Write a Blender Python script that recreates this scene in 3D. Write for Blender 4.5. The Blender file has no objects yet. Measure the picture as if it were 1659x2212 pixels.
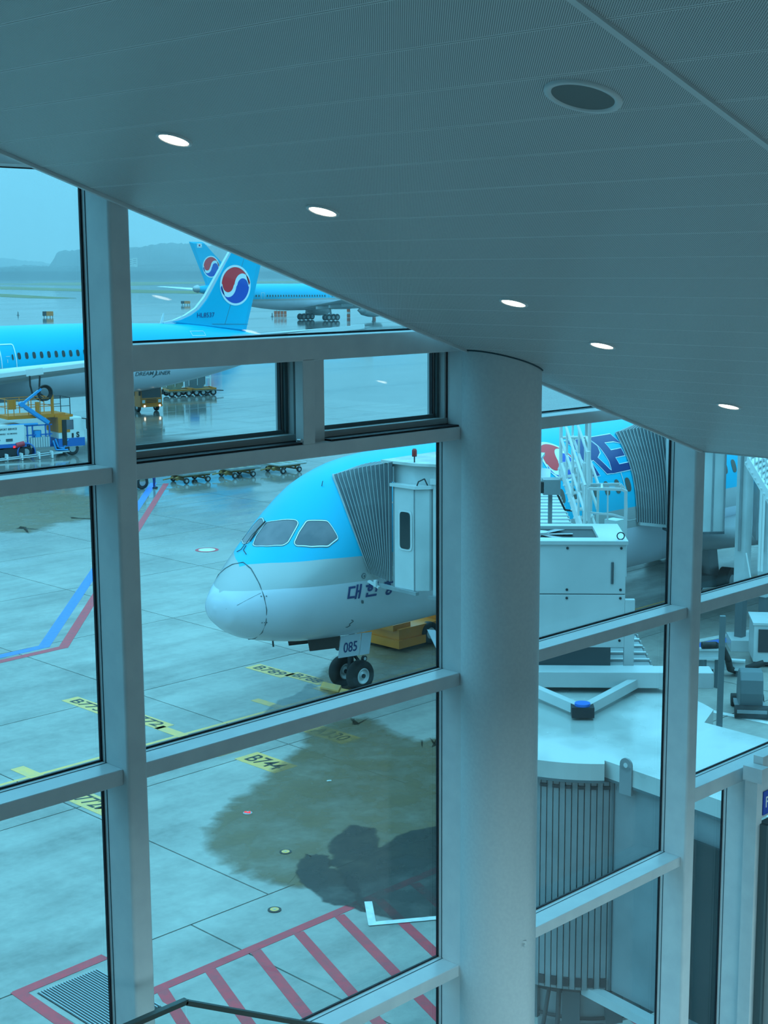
import bpy, bmesh, math, random
from mathutils import Vector, Matrix
random.seed(7)
PI = math.pi
sc = bpy.context.scene
COL = sc.collection

# ------------------------------------------------------------------ camera
# world frame: x runs along the glass wall, y points out over the apron, z = 0 is the apron
CAM_Z = 13.67
FPX, YAW, PITCH, ROLL = 3207.76, math.radians(45.2544), math.radians(-9.33339), math.radians(-0.3324)
fw = Vector((math.cos(YAW)*math.cos(PITCH), math.sin(YAW)*math.cos(PITCH), math.sin(PITCH)))
rt = fw.cross(Vector((0, 0, 1))).normalized()
up = rt.cross(fw)
R2 = rt*math.cos(ROLL) + up*math.sin(ROLL)
U2 = -rt*math.sin(ROLL) + up*math.cos(ROLL)
cam = bpy.data.cameras.new('camera')
camo = bpy.data.objects.new('camera', cam)
COL.objects.link(camo)
m = Matrix((R2, U2, -fw)).transposed().to_4x4()
m.translation = Vector((0, 0, CAM_Z))
camo.matrix_world = m
cam.sensor_fit = 'HORIZONTAL'
cam.sensor_width = 36
cam.lens = FPX/1659*36
cam.clip_end = 20000
cam.clip_start = 0.05
sc.camera = camo

# ------------------------------------------------------------------ light
w = bpy.data.worlds.new('overcast_sky')
sc.world = w
w.use_nodes = True
nt = w.node_tree
nt.nodes.clear()
n_out = nt.nodes.new('ShaderNodeOutputWorld')
n_bg = nt.nodes.new('ShaderNodeBackground')
n_tc = nt.nodes.new('ShaderNodeTexCoord')
n_sep = nt.nodes.new('ShaderNodeSeparateXYZ')
n_mr = nt.nodes.new('ShaderNodeMapRange')
n_mr.inputs['From Min'].default_value = 0.0
n_mr.inputs['From Max'].default_value = 1.0
n_mr.inputs['To Min'].default_value = 1.0
n_mr.inputs['To Max'].default_value = 3.7
n_bg.inputs['Color'].default_value = (0.200, 0.690, 0.955, 1)     # overcast: brighter towards the zenith
nt.links.new(n_tc.outputs['Generated'], n_sep.inputs[0])
nt.links.new(n_sep.outputs['Z'], n_mr.inputs['Value'])
nt.links.new(n_mr.outputs[0], n_bg.inputs['Strength'])
nt.links.new(n_bg.outputs[0], n_out.inputs[0])

def area_light(name, loc, rot, sx, sy, power, color):
    l = bpy.data.lights.new(name, 'AREA')
    l.shape = 'RECTANGLE'
    l.size, l.size_y = sx, sy
    l.energy = power
    l.color = color
    o = bpy.data.objects.new(name, l)
    o.location = loc
    o.rotation_euler = rot
    COL.objects.link(o)
    return o
# unseen fill lights added to brighten the hall behind and below the viewer
area_light('hall_lamp', (-5, -3.0, 15.2), (0, 0, 0), 5, 5, 110, (0.46, 0.88, 0.90))
area_light('hall_lamp', (3.2, -0.3, 10.6), (0, 0, 0), 7, 4, 1400, (0.46, 0.84, 0.95))
area_light('hall_lamp', (15.5, 0.5, 9.3), (0, 0, 0), 6, 5, 1100, (0.47, 0.84, 0.95))
sc.view_settings.view_transform = 'Standard'
sc.view_settings.look = 'None'
sc.view_settings.gamma = 1
sc.view_settings.use_curve_mapping = False
sc.view_settings.exposure = 0.0

# ------------------------------------------------------------------ geometry helpers
C0 = Vector((0, 0, CAM_Z))
def ray(x, y):
    return R2*(x-829.5)/FPX - U2*(y-1106)/FPX + fw
def atZ(x, y, z=0.0):
    d = ray(x, y); return C0 + d*((z-CAM_Z)/d.z)
def atY(x, y, Y):
    d = ray(x, y); return C0 + d*(Y/d.y)
def atD(x, y, D):
    d = ray(x, y); return C0 + d*(D/math.hypot(d.x, d.y))

def link(name, me, parent=None, mats=None):
    o = bpy.data.objects.new(name, me)
    COL.objects.link(o)
    if parent is not None: o.parent = parent
    return o
def tag(o, label=None, cat=None, group=None, kind=None):
    if label: o['label'] = label
    if cat: o['category'] = cat
    if group: o['group'] = group
    if kind: o['kind'] = kind
    return o
def thing(name, label, cat, loc=(0, 0, 0), rotz=0, group=None):
    o = bpy.data.objects.new(name, None)
    COL.objects.link(o)
    o.location = loc
    o.rotation_euler = (0, 0, rotz)
    o.empty_display_size = 0.1
    return tag(o, label, cat, group)
def dup(root, loc, rotz=0, label=None, group=None):
    r = root.copy(); COL.objects.link(r); r.location = loc; r.rotation_euler = (0, 0, rotz)
    if label: r['label'] = label
    if group: r['group'] = group
    for ch in list(root.children):
        c = ch.copy(); COL.objects.link(c); c.parent = r
        for g in ch.children:
            d = g.copy(); COL.objects.link(d); d.parent = c
    return r

class MB:
    """collects faces for ONE mesh object"""
    def __init__(s): s.v = []; s.f = []; s.m = []; s.smooth = []
    def add(s, vs, fs, mi=0, sm=False):
        b = len(s.v); s.v += [tuple(v) for v in vs]
        for f in fs: s.f.append([b+i for i in f]); s.m.append(mi); s.smooth.append(sm)
        return s
    def box(s, c, size, rz=0, mi=0, mat=None):
        x, y, z = [q/2 for q in size]
        M = Matrix.Translation(Vector(c)) @ (mat if mat is not None else Matrix.Rotation(rz, 4, 'Z'))
        vs = [M @ Vector((a*x, b*y, d*z)) for a in (-1, 1) for b in (-1, 1) for d in (-1, 1)]
        return s.add(vs, [(0,1,3,2),(4,6,7,5),(0,4,5,1),(2,3,7,6),(0,2,6,4),(1,5,7,3)], mi)
    def bar(s, a, b, wd, ht=None, mi=0):
        a, b = Vector(a), Vector(b); ht = ht or wd
        d = (b-a); L = d.length
        if L < 1e-6: return s
        q = d.to_track_quat('X', 'Z').to_matrix().to_4x4()
        return s.box((a+b)/2, (L, wd, ht), mat=q, mi=mi)
    def prism(s, poly, z0, z1, mi=0):
        n = len(poly)
        vs = [(p[0], p[1], z0) for p in poly] + [(p[0], p[1], z1) for p in poly]
        return s.add(vs, [list(range(n))[::-1], list(range(n, 2*n))] + [(i, (i+1) % n, n+(i+1) % n, n+i) for i in range(n)], mi)
    def cyl(s, a, b, r, n=16, r2=None, mi=0, sm=True, cap=True):
        a, b = Vector(a), Vector(b); r2 = r if r2 is None else r2
        d = (b-a).normalized()
        u = d.orthogonal().normalized(); v = d.cross(u)
        vs = []
        for c, rr in ((a, r), (b, r2)):
            vs += [c + (u*math.cos(t) + v*math.sin(t))*rr for t in [2*PI*i/n for i in range(n)]]
        s.add(vs, [(i, (i+1) % n, n+(i+1) % n, n+i) for i in range(n)], mi, sm)
        if cap: s.add(vs, [list(range(n))[::-1], list(range(n, 2*n))], mi)
        return s
    def tube(s, pts, r, n=8, mi=0):
        pts = [Vector(p) for p in pts]
        for a, b in zip(pts, pts[1:]): s.cyl(a, b, r, n, mi=mi)
        return s
    def lathe(s, prof, c, axis='Z', n=32, mi=0):
        """prof: (radius, height) pairs, closed ring by ring"""
        c = Vector(c); vs = []
        for r, h in prof:
            for i in range(n):
                t = 2*PI*i/n
                p = {'Z': Vector((r*math.cos(t), r*math.sin(t), h)), 'Y': Vector((r*math.cos(t), h, r*math.sin(t))), 'X': Vector((h, r*math.cos(t), r*math.sin(t)))}[axis]
                vs.append(c+p)
        fs = [(k*n+i, k*n+(i+1) % n, (k+1)*n+(i+1) % n, (k+1)*n+i) for k in range(len(prof)-1) for i in range(n)]
        return s.add(vs, fs, mi, True)
    def ngon(s, pts, mi=0): return s.add(pts, [list(range(len(pts)))], mi)
    def mesh(s, name, mats):
        me = bpy.data.meshes.new(name)
        me.from_pydata(s.v, [], s.f)
        for mt in (mats if isinstance(mats, (list, tuple)) else [mats]): me.materials.append(mt)
        me.polygons.foreach_set('material_index', s.m)
        me.polygons.foreach_set('use_smooth', s.smooth)
        bm = bmesh.new(); bm.from_mesh(me)
        bmesh.ops.recalc_face_normals(bm, faces=bm.faces)
        bm.to_mesh(me); bm.free()
        me.update()
        return me
    def build(s, name, mats, parent=None):
        return link(name, s.mesh(name, mats), parent)

def bevel(o, wd=0.01, seg=2):
    b = o.modifiers.new('bevel', 'BEVEL'); b.width = wd; b.segments = seg; b.limit_method = 'ANGLE'; b.angle_limit = math.radians(40)
    return o

# ------------------------------------------------------------------ materials
def principled(name, color, rough=0.5, metal=0.0, spec=0.5, emit=None, estr=0.0):
    mt = bpy.data.materials.new(name); mt.use_nodes = True
    b = mt.node_tree.nodes['Principled BSDF']
    b.inputs['Base Color'].default_value = (*color, 1)
    b.inputs['Roughness'].default_value = rough
    b.inputs['Metallic'].default_value = metal
    b.inputs['Specular IOR Level'].default_value = spec
    if emit: b.inputs['Emission Color'].default_value = (*emit, 1); b.inputs['Emission Strength'].default_value = estr
    return mt
def nd(mt, t, **kw):
    n = mt.node_tree.nodes.new(t)
    for k, v in kw.items():
        if k in n.inputs: n.inputs[k].default_value = v
        else: setattr(n, k, v)
    return n
def lk(mt, a, b): mt.node_tree.links.new(a, b)
def mottled(name, c1, c2, scale=3.0, rough=0.5, metal=0.0, stretch=(1, 1, 1), rough2=None, detail=6, bump=0.0, coord='Position', lo=0.35, hi=0.65):
    """paint or metal whose colour wanders between two tones (dirt, weathering)"""
    mt = principled(name, c1, rough, metal)
    b = mt.node_tree.nodes['Principled BSDF']
    if coord == 'Position': src = nd(mt, 'ShaderNodeNewGeometry').outputs['Position']
    else: src = nd(mt, 'ShaderNodeTexCoord').outputs['Object']
    mp = nd(mt, 'ShaderNodeMapping'); mp.inputs['Scale'].default_value = stretch
    lk(mt, src, mp.inputs['Vector'])
    nz = nd(mt, 'ShaderNodeTexNoise', Scale=scale, Detail=detail)
    lk(mt, mp.outputs[0], nz.inputs['Vector'])
    rp = nd(mt, 'ShaderNodeValToRGB')
    rp.color_ramp.elements[0].position = lo; rp.color_ramp.elements[0].color = (*c1, 1)
    rp.color_ramp.elements[1].position = hi; rp.color_ramp.elements[1].color = (*c2, 1)
    lk(mt, nz.outputs['Fac'], rp.inputs['Fac']); lk(mt, rp.outputs[0], b.inputs['Base Color'])
    if rough2 is not None:
        mr = nd(mt, 'ShaderNodeMapRange'); mr.inputs['From Min'].default_value = lo; mr.inputs['From Max'].default_value = hi
        mr.inputs['To Min'].default_value = rough; mr.inputs['To Max'].default_value = rough2
        lk(mt, nz.outputs['Fac'], mr.inputs['Value']); lk(mt, mr.outputs[0], b.inputs['Roughness'])
    if bump:
        bp = nd(mt, 'ShaderNodeBump', Strength=bump, Distance=0.02)
        lk(mt, nz.outputs['Fac'], bp.inputs['Height']); lk(mt, bp.outputs[0], b.inputs['Normal'])
    return mt

def concrete(name, base, wet0, wet1, far=False):
    """apron concrete: pale, scuffed, wetter and glossier away from the terminal"""
    mt = principled(name, base, 0.6)
    b = mt.node_tree.nodes['Principled BSDF']
    pos = nd(mt, 'ShaderNodeNewGeometry').outputs['Position']
    n1 = nd(mt, 'ShaderNodeTexNoise', Scale=0.22, Detail=8, Roughness=0.62); lk(mt, pos, n1.inputs['Vector'])
    n2 = nd(mt, 'ShaderNodeTexNoise', Scale=3.2, Detail=8, Roughness=0.7); lk(mt, pos, n2.inputs['Vector'])
    mp = nd(mt, 'ShaderNodeMapping'); mp.inputs['Rotation'].default_value = (0, 0, -0.75); mp.inputs['Scale'].default_value = (0.10, 0.9, 1) if far else (0.35, 1.6, 1)
    lk(mt, pos, mp.inputs['Vector'])
    n3 = nd(mt, 'ShaderNodeTexNoise', Scale=0.05 if far else 0.45, Detail=8, Roughness=0.6); lk(mt, mp.outputs[0], n3.inputs['Vector'])
    s1 = nd(mt, 'ShaderNodeMath', operation='ADD'); lk(mt, n1.outputs['Fac'], s1.inputs[0]); lk(mt, n3.outputs['Fac'], s1.inputs[1])
    s2 = nd(mt, 'ShaderNodeMath', operation='MULTIPLY_ADD'); lk(mt, n2.outputs['Fac'], s2.inputs[0]); s2.inputs[1].default_value = 0.5; lk(mt, s1.outputs[0], s2.inputs[2])
    oi = nd(mt, 'ShaderNodeObjectInfo')
    s3 = nd(mt, 'ShaderNodeMath', operation='MULTIPLY_ADD'); lk(mt, oi.outputs['Random'], s3.inputs[0]); s3.inputs[1].default_value = 0.0 if far else 0.12; lk(mt, s2.outputs[0], s3.inputs[2])
    mr = nd(mt, 'ShaderNodeMapRange'); mr.inputs['From Min'].default_value = 0.98; mr.inputs['From Max'].default_value = 1.6
    mr.inputs['To Min'].default_value = 0.55; mr.inputs['To Max'].default_value = 1.35
    lk(mt, s3.outputs[0], mr.inputs['Value'])
    # how wet: grows with distance from the terminal, broken up by noise
    sp = nd(mt, 'ShaderNodeSeparateXYZ'); lk(mt, pos, sp.inputs[0])
    ad = nd(mt, 'ShaderNodeMath', operation='ADD'); lk(mt, sp.outputs['X'], ad.inputs[0]); lk(mt, sp.outputs['Y'], ad.inputs[1])
    wr = nd(mt, 'ShaderNodeMapRange'); wr.inputs['From Min'].default_value = wet0; wr.inputs['From Max'].default_value = wet1
    wr.inputs['To Min'].default_value = -0.25; wr.inputs['To Max'].default_value = 0.75
    lk(mt, ad.outputs[0], wr.inputs['Value'])
    wn = nd(mt, 'ShaderNodeMapRange'); wn.inputs['From Min'].default_value = 0.35; wn.inputs['From Max'].default_value = 0.65
    lk(mt, n3.outputs['Fac'], wn.inputs['Value'])
    wa = nd(mt, 'ShaderNodeMath', operation='MULTIPLY_ADD', use_clamp=True); lk(mt, wn.outputs[0], wa.inputs[0]); wa.inputs[1].default_value = 0.5; lk(mt, wr.outputs[0], wa.inputs[2])
    dk = nd(mt, 'ShaderNodeMapRange'); dk.inputs['To Min'].default_value = 1.0; dk.inputs['To Max'].default_value = 0.62
    lk(mt, wa.outputs[0], dk.inputs['Value'])
    mm = nd(mt, 'ShaderNodeMath', operation='MULTIPLY'); lk(mt, mr.outputs[0], mm.inputs[0]); lk(mt, dk.outputs[0], mm.inputs[1])
    cb = nd(mt, 'ShaderNodeVectorMath', operation='SCALE'); cb.inputs[0].default_value = base; lk(mt, mm.outputs[0], cb.inputs['Scale'])
    lk(mt, cb.outputs[0], b.inputs['Base Color'])
    rr = nd(mt, 'ShaderNodeMapRange'); rr.inputs['To Min'].default_value = 0.5; rr.inputs['To Max'].default_value = 0.06
    lk(mt, wa.outputs[0], rr.inputs['Value']); lk(mt, rr.outputs[0], b.inputs['Roughness'])
    bp = nd(mt, 'ShaderNodeBump', Strength=0.12, Distance=0.01); lk(mt, n2.outputs['Fac'], bp.inputs['Height']); lk(mt, bp.outputs[0], b.inputs['Normal'])
    return mt

def glass_mat(name, tint, refl=1.0, ior=0.04, streak=0.0):
    """thin pane: tinted see-through plus a mirror coat that grows at grazing angles"""
    mt = bpy.data.materials.new(name); mt.use_nodes = True
    t = mt.node_tree; t.nodes.clear()
    out = t.nodes.new('ShaderNodeOutputMaterial'); mx = t.nodes.new('ShaderNodeMixShader')
    tr = t.nodes.new('ShaderNodeBsdfTransparent'); gl = t.nodes.new('ShaderNodeBsdfGlossy'); fr = t.nodes.new('ShaderNodeMath'); lw = t.nodes.new('ShaderNodeLayerWeight'); pw = t.nodes.new('ShaderNodeMath')
    pw.operation = 'POWER'; pw.inputs[1].default_value = 5.0; fr.operation = 'MULTIPLY_ADD'; fr.inputs[1].default_value = 0.96; fr.inputs[2].default_value = ior
    lw.inputs['Blend'].default_value = 0.5; t.links.new(lw.outputs['Facing'], pw.inputs[0]); t.links.new(pw.outputs[0], fr.inputs[0])
    tr.inputs['Color'].default_value = (*tint, 1); gl.inputs['Roughness'].default_value = 0.0
    gl.inputs['Color'].default_value = (refl, refl, refl, 1)
    t.links.new(fr.outputs[0], mx.inputs[0]); t.links.new(tr.outputs[0], mx.inputs[1]); t.links.new(gl.outputs[0], mx.inputs[2])
    t.links.new(mx.outputs[0], out.inputs[0])
    if streak:
        g = t.nodes.new('ShaderNodeNewGeometry'); mp = t.nodes.new('ShaderNodeMapping'); nz = t.nodes.new('ShaderNodeTexNoise'); mr = t.nodes.new('ShaderNodeMapRange')
        mp.inputs['Scale'].default_value = (2.4, 1, 0.25); nz.inputs['Scale'].default_value = 1.6; nz.inputs['Detail'].default_value = 5
        mr.inputs['To Min'].default_value = 1-streak; mr.inputs['To Max'].default_value = 1.0
        vm = t.nodes.new('ShaderNodeVectorMath'); vm.operation = 'SCALE'; vm.inputs[0].default_value = tint
        t.links.new(g.outputs['Position'], mp.inputs[0]); t.links.new(mp.outputs[0], nz.inputs['Vector']); t.links.new(nz.outputs['Fac'], mr.inputs['Value'])
        t.links.new(mr.outputs[0], vm.inputs['Scale']); t.links.new(vm.outputs[0], tr.inputs['Color'])
    return mt

M = {}
M['white_frame'] = mottled('painted_aluminium', (0.60, 0.63, 0.64), (0.55, 0.58, 0.60), 6, 0.35)
M['gasket'] = principled('black_rubber_gasket', (0.006, 0.006, 0.012), 0.6)
M['groove'] = principled('dark_groove', (0.02, 0.06, 0.08), 0.6)
M['sash'] = principled('grey_anodised_sash', (0.36, 0.40, 0.41), 0.4, 0.1)
M['sash_dark'] = principled('dark_sash_channel', (0.07, 0.11, 0.12), 0.5)
M['glass'] = glass_mat('window_glass', (0.935, 0.975, 0.985), 0.8, 0.03, 0.035)
M['wall'] = principled('interior_wall_paint', (0.5, 0.53, 0.54), 0.7)
M['floor'] = principled('polished_stone_floor', (0.15, 0.15, 0.15), 0.3)
M['column'] = mottled('column_cladding', (0.58, 0.61, 0.62), (0.54, 0.57, 0.59), 40, 0.38, bump=0.02)
M['concrete'] = concrete('apron_concrete', (0.330, 0.300, 0.265), 78, 135)
M['airfield'] = concrete('airfield_pavement', (0.23, 0.22, 0.20), -500, 60, True)
M['joint'] = principled('joint_sealant', (0.07, 0.09, 0.09), 0.7)
M['red_line'] = mottled('red_marking_paint', (0.70, 0.035, 0.055), (0.50, 0.045, 0.06), 5, 0.5)
M['blue_line'] = mottled('blue_marking_paint', (0.05, 0.16, 0.65), (0.07, 0.20, 0.6), 5, 0.5)
M['yellow_line'] = mottled('yellow_marking_paint', (0.95, 0.46, 0.11), (0.75, 0.42, 0.16), 5, 0.5)
M['white_line'] = mottled('white_marking_paint', (0.75, 0.75, 0.72), (0.6, 0.6, 0.58), 5, 0.5)
M['black_line'] = principled('black_marking_paint', (0.02, 0.02, 0.02), 0.5)
M['grass'] = mottled('wet_grass', (0.13, 0.12, 0.02), (0.20, 0.17, 0.03), 0.03, 0.9)
M['forest'] = mottled('forest_canopy', (0.015, 0.03, 0.03), (0.04, 0.055, 0.05), 0.02, 0.9)
M['ac_blue'] = principled('sky_blue_aircraft_paint', (0.0, 0.43, 0.64), 0.3, spec=0.2)
M['ac_grey'] = principled('silver_aircraft_paint', (0.40, 0.41, 0.41), 0.28, 0.15)
M['ac_white'] = mottled('white_aircraft_paint', (0.60, 0.62, 0.68), (0.56, 0.58, 0.63), 0.6, 0.25)
M['ac_wing'] = principled('grey_wing_paint', (0.55, 0.56, 0.57), 0.35)
M['ac_edge'] = principled('bare_leading_edge', (0.75, 0.76, 0.76), 0.25, 0.3)
M['seam'] = principled('seam_shadow', (0.08, 0.10, 0.11), 0.5)  # dark grey for seams, small fittings and fine print
M['navy'] = principled('navy_lettering', (0.008, 0.035, 0.17), 0.35)
M['logo_red'] = principled('logo_red', (0.85, 0.025, 0.035), 0.4)
M['logo_blue'] = principled('logo_blue', (0.012, 0.075, 0.42), 0.35)
M['logo_white'] = principled('logo_white', (0.8, 0.8, 0.8), 0.35)
M['cockpit_glass'] = mottled('cockpit_glass', (0.10, 0.10, 0.12), (0.20, 0.17, 0.19), 1.2, 0.06)
M['cabin_glass'] = principled('cabin_window_shade', (0.10, 0.085, 0.07), 0.2)
M['tyre'] = mottled('tyre_rubber', (0.012, 0.012, 0.014), (0.03, 0.028, 0.026), 4, 0.75)
M['hub'] = principled('wheel_hub', (0.62, 0.63, 0.63), 0.35, 0.3)
M['dark_metal'] = principled('dark_metal', (0.035, 0.04, 0.045), 0.5, 0.4)
M['steel'] = principled('galvanised_steel', (0.42, 0.44, 0.45), 0.4, 0.6)
M['bay_brown'] = principled('gear_bay_primer', (0.055, 0.035, 0.03), 0.6)
M['bridge_white'] = mottled('jet_bridge_paint', (0.62, 0.64, 0.64), (0.50, 0.53, 0.53), 0.8, 0.4)
M['bridge_roof'] = mottled('weathered_roof_paint', (0.62, 0.63, 0.61), (0.40, 0.42, 0.40), 0.55, 0.45, rough2=0.12, lo=0.42, hi=0.6)
M['bridge_slat'] = mottled('grey_rotunda_slat', (0.30, 0.32, 0.33), (0.24, 0.26, 0.27), 1.5, 0.4)
M['bridge_dark'] = principled('jet_bridge_shadow_panel', (0.12, 0.15, 0.16), 0.45)  # dark grey for cores, joints, columns and covers
M['bellows'] = mottled('bellows_fabric', (0.125, 0.14, 0.15), (0.085, 0.10, 0.115), 1.0, 0.8)
M['bellows_rib'] = principled('bellows_rib', (0.40, 0.42, 0.42), 0.5)
M['dark_glass'] = principled('dark_window', (0.02, 0.028, 0.03), 0.08)
M['rail_white'] = principled('white_railing', (0.75, 0.76, 0.75), 0.4)
M['yellow'] = mottled('yellow_vehicle_paint', (0.72, 0.20, 0.012), (0.60, 0.18, 0.02), 1.5, 0.35)
M['blue_paint'] = principled('blue_vehicle_paint', (0.015, 0.13, 0.42), 0.35)
M['light_blue'] = principled('light_blue_boom_paint', (0.03, 0.28, 0.6), 0.35)
M['white_paint'] = principled('white_vehicle_paint', (0.72, 0.72, 0.70), 0.3)
M['cart'] = mottled('dirty_cart_paint', (0.30, 0.27, 0.18), (0.16, 0.15, 0.11), 3, 0.6)
M['rust'] = mottled('rusty_cart_paint', (0.38, 0.20, 0.05), (0.2, 0.12, 0.05), 3, 0.6)
M['red_lamp'] = principled('red_lamp', (0.4, 0.01, 0.01), 0.2, emit=(1, 0.03, 0.05), estr=1.2)  # glows as truck tail lamp and as the imitated sign reflection
M['head_lamp'] = principled('lit_head_lamp', (0.9, 0.9, 0.8), 0.2, emit=(1, 0.85, 0.55), estr=6)
M['beacon'] = principled('red_beacon_glass', (0.30, 0.02, 0.015), 0.15)
M['downlight'] = principled('downlight_diffuser', (0.9, 0.9, 0.85), 0.5, emit=(1.0, 0.90, 0.72), estr=9.0)
M['rail_dark'] = principled('dark_bronze_handrail', (0.06, 0.075, 0.07), 0.3, 0.5)
M['speaker'] = principled('grey_speaker_grille', (0.15, 0.17, 0.17), 0.6)
M['sign_blue'] = principled('blue_sign_panel', (0.008, 0.06, 0.42), 0.35)
M['sign_white'] = principled('white_sign_letter', (0.8, 0.8, 0.8), 0.4)
M['cap_blue'] = principled('blue_plastic_cap', (0.02, 0.16, 0.62), 0.35)
M['orange'] = principled('orange_marker', (0.65, 0.10, 0.02), 0.5)
M['building'] = principled('far_building_render', (0.5, 0.5, 0.48), 0.8)

# perforated ceiling metal: 45 degree staggered holes of 7 mm pitch, plain margin along every panel joint
PAN0, PANW = 3.818, 0.307
def perforated():
    mt = principled('perforated_ceiling_metal', (0.5, 0.5, 0.5), 0.45)
    b = mt.node_tree.nodes['Principled BSDF']
    pos = nd(mt, 'ShaderNodeNewGeometry').outputs['Position']
    sp = nd(mt, 'ShaderNodeSeparateXYZ'); lk(mt, pos, sp.inputs[0])
    def math_(op, a, bb=None, c=None):
        n = nd(mt, 'ShaderNodeMath', operation=op)
        for i, v in enumerate((a, bb, c)):
            if v is None: continue
            if isinstance(v, (int, float)): n.inputs[i].default_value = v
            else: lk(mt, v, n.inputs[i])
        return n.outputs[0]
    X, Y = sp.outputs['X'], sp.outputs['Y']
    k = 1/(math.sqrt(2)*0.0070)
    a = math_('FRACT', math_('MULTIPLY', math_('ADD', X, Y), k))
    c = math_('FRACT', math_('MULTIPLY', math_('SUBTRACT', math_('ADD', X, 50.0), Y), k))
    da = math_('POWER', math_('ABSOLUTE', math_('SUBTRACT', a, 0.5)), 2.0)
    dc = math_('POWER', math_('ABSOLUTE', math_('SUBTRACT', c, 0.5)), 2.0)
    hole = math_('LESS_THAN', math_('ADD', da, dc), 0.105)
    e = math_('FRACT', math_('DIVIDE', math_('ADD', X, 307*1.0-PAN0), PANW))
    inn = math_('MULTIPLY', math_('GREATER_THAN', e, 0.022), math_('LESS_THAN', e, 0.978))
    hole = math_('MULTIPLY', hole, inn)
    mx = nd(mt, 'ShaderNodeMix', data_type='RGBA')
    lk(mt, hole, mx.inputs['Factor'])
    mx.inputs['A'].default_value = (0.62, 0.64, 0.64, 1)
    mx.inputs['B'].default_value = (0.05, 0.06, 0.065, 1)
    lk(mt, mx.outputs['Result'], b.inputs['Base Color'])
    return mt
M['perforated'] = perforated()
M['ceiling_trim'] = principled('ceiling_trim_metal', (0.62, 0.65, 0.66), 0.4)

# ------------------------------------------------------------------ apron and airfield
g = MB(); g.box((1500, 2500, -0.534), (9000, 9000, 1.0))
tag(g.build('airfield_ground', M['airfield']), kind='structure')
apron = MB(); apron.box((54.2, 65.8, -0.0385), (105.6, 129.4, 0.018)).build('apron_base', M['joint'])
apron = tag(bpy.data.objects['apron_base'], kind='structure')
slab_me = {}
def slab(x0, x1, y0, y1):
    key = (round(x1-x0, 2), round(y1-y0, 2))
    if key not in slab_me:
        gx, gy = key[0]/2-0.020, key[1]/2-0.020
        b = MB(); b.box((0, 0, -0.014), (2*gx, 2*gy, 0.028))
        slab_me[key] = b.mesh('concrete_slab', M['concrete'])
    o = link('concrete_slab', slab_me[key], apron)
    o.location = ((x0+x1)/2, (y0+y1)/2, 0)
ys = [8.66] + [23.9+7.62*k for k in range(-1, 0)] + [23.9+7.62*k for k in range(0, 15)]
for j in range(len(ys)-1):
    off = -2.15 if ys[j+1] < 24.5 else 0.0
    for k in range(-2, 12):
        slab(20.02+7.25*k+off, 20.02+7.25*(k+1)+off, ys[j], ys[j+1])
slab(5.5, 20.0, 1.0, 8.66); slab(20.0, 34.5, 1.0, 8.66)

def flat(name, polys, mat, z=0.004, th=0.004, kind='structure', **kw):
    b = MB()
    for i, p in enumerate(polys): b.prism(p, z-th+0.0006*i, z+0.0006*i)
    o = b.build(name, mat)
    return tag(o, kind=kind, **kw) if kind else tag(o, **kw)
def strip(p0, p1, wd):
    a, b = Vector(p0[:2]), Vector(p1[:2]); d = (b-a).normalized(); n = Vector((-d.y, d.x))*wd/2
    return [tuple(a+n), tuple(b+n), tuple(b-n), tuple(a-n)]

# far strips of grass between the taxiways
def gstrip(pts):
    return [tuple(atZ(x, y)[:2]) for x, y in pts]
for pts in ([(-400, 612.5), (60, 612.8), (90, 611), (290, 609.2), (400, 609), (700, 607), (700, 610), (400, 613), (290, 617), (100, 616), (40, 614.5), (-400, 615)],
            [(-500, 617), (0, 619), (160, 623.5), (290, 626), (450, 629), (640, 632), (640, 637), (450, 634.5), (290, 632.5), (160, 629), (0, 625), (-500, 621)],
            [(-400, 626), (0, 634.6), (60, 638), (110, 641), (165, 644), (110, 645), (60, 643.6), (0, 641), (-400, 634)],
            [(-300, 603.5), (150, 600), (700, 594), (700, 596), (150, 602.3), (-300, 606)]):
    flat('grass_strip', [gstrip(pts)], M['grass'], z=0.05, th=0.1)

# painted lines
RL = []
RL.append(strip((15.45, 22.07), (26.5, 22.2), 0.24))
flat('trim_1', RL, M['red_line'], z=0.006)
for i in range(9):
    x0 = 15.72+1.165*i
    flat('hatch_line', [strip((x0, 22.0), (x0-5.0, 22.0-13.2), 0.24)], M['red_line'], z=0.0055)
flat('corner_mark', [strip((21.28, 22.03), (20.52, 21.12), 0.17), strip((20.5, 21.22), (21.75, 20.38), 0.17)], M['white_line'], z=0.019)
flat('trim_2', [strip((10, 45.6), (28.5, 46.55), 0.42), strip((28.4, 46.45), (56.5, 78.2), 0.42)], M['blue_line'], z=0.006)
flat('trim_3', [strip((10, 44.95), (28.95, 45.95), 0.36), strip((28.85, 45.85), (56.9, 77.4), 0.36)], M['red_line'], z=0.0062)

# grating pit with a red border
flat('pit_border', [strip((13.65, 23.85), (15.75, 23.95), 0.26), strip((13.72, 23.95), (13.62, 20.9), 0.26)], M['red_line'], z=0.007)
pit = MB(); pit.box((14.62, 22.45, -0.004), (1.62, 2.45, 0.023)).build('drain_frame', M['concrete'])
pit = tag(bpy.data.objects['drain_frame'], 'steel grating over a pit inside the red painted border', 'grating', group=None)
gme = MB().box((0, 0, 0), (0.022, 2.1, 0.03)).mesh('grate_bar', M['steel'])
for i in range(22): link('grate_bar', gme, pit).location = (13.97+0.062*i, 22.5, 0.03)
MB().box((14.62, 22.5, 0.009), (1.36, 2.15, 0.006)).build('pit_shadow', M['black_line'], pit)

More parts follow.
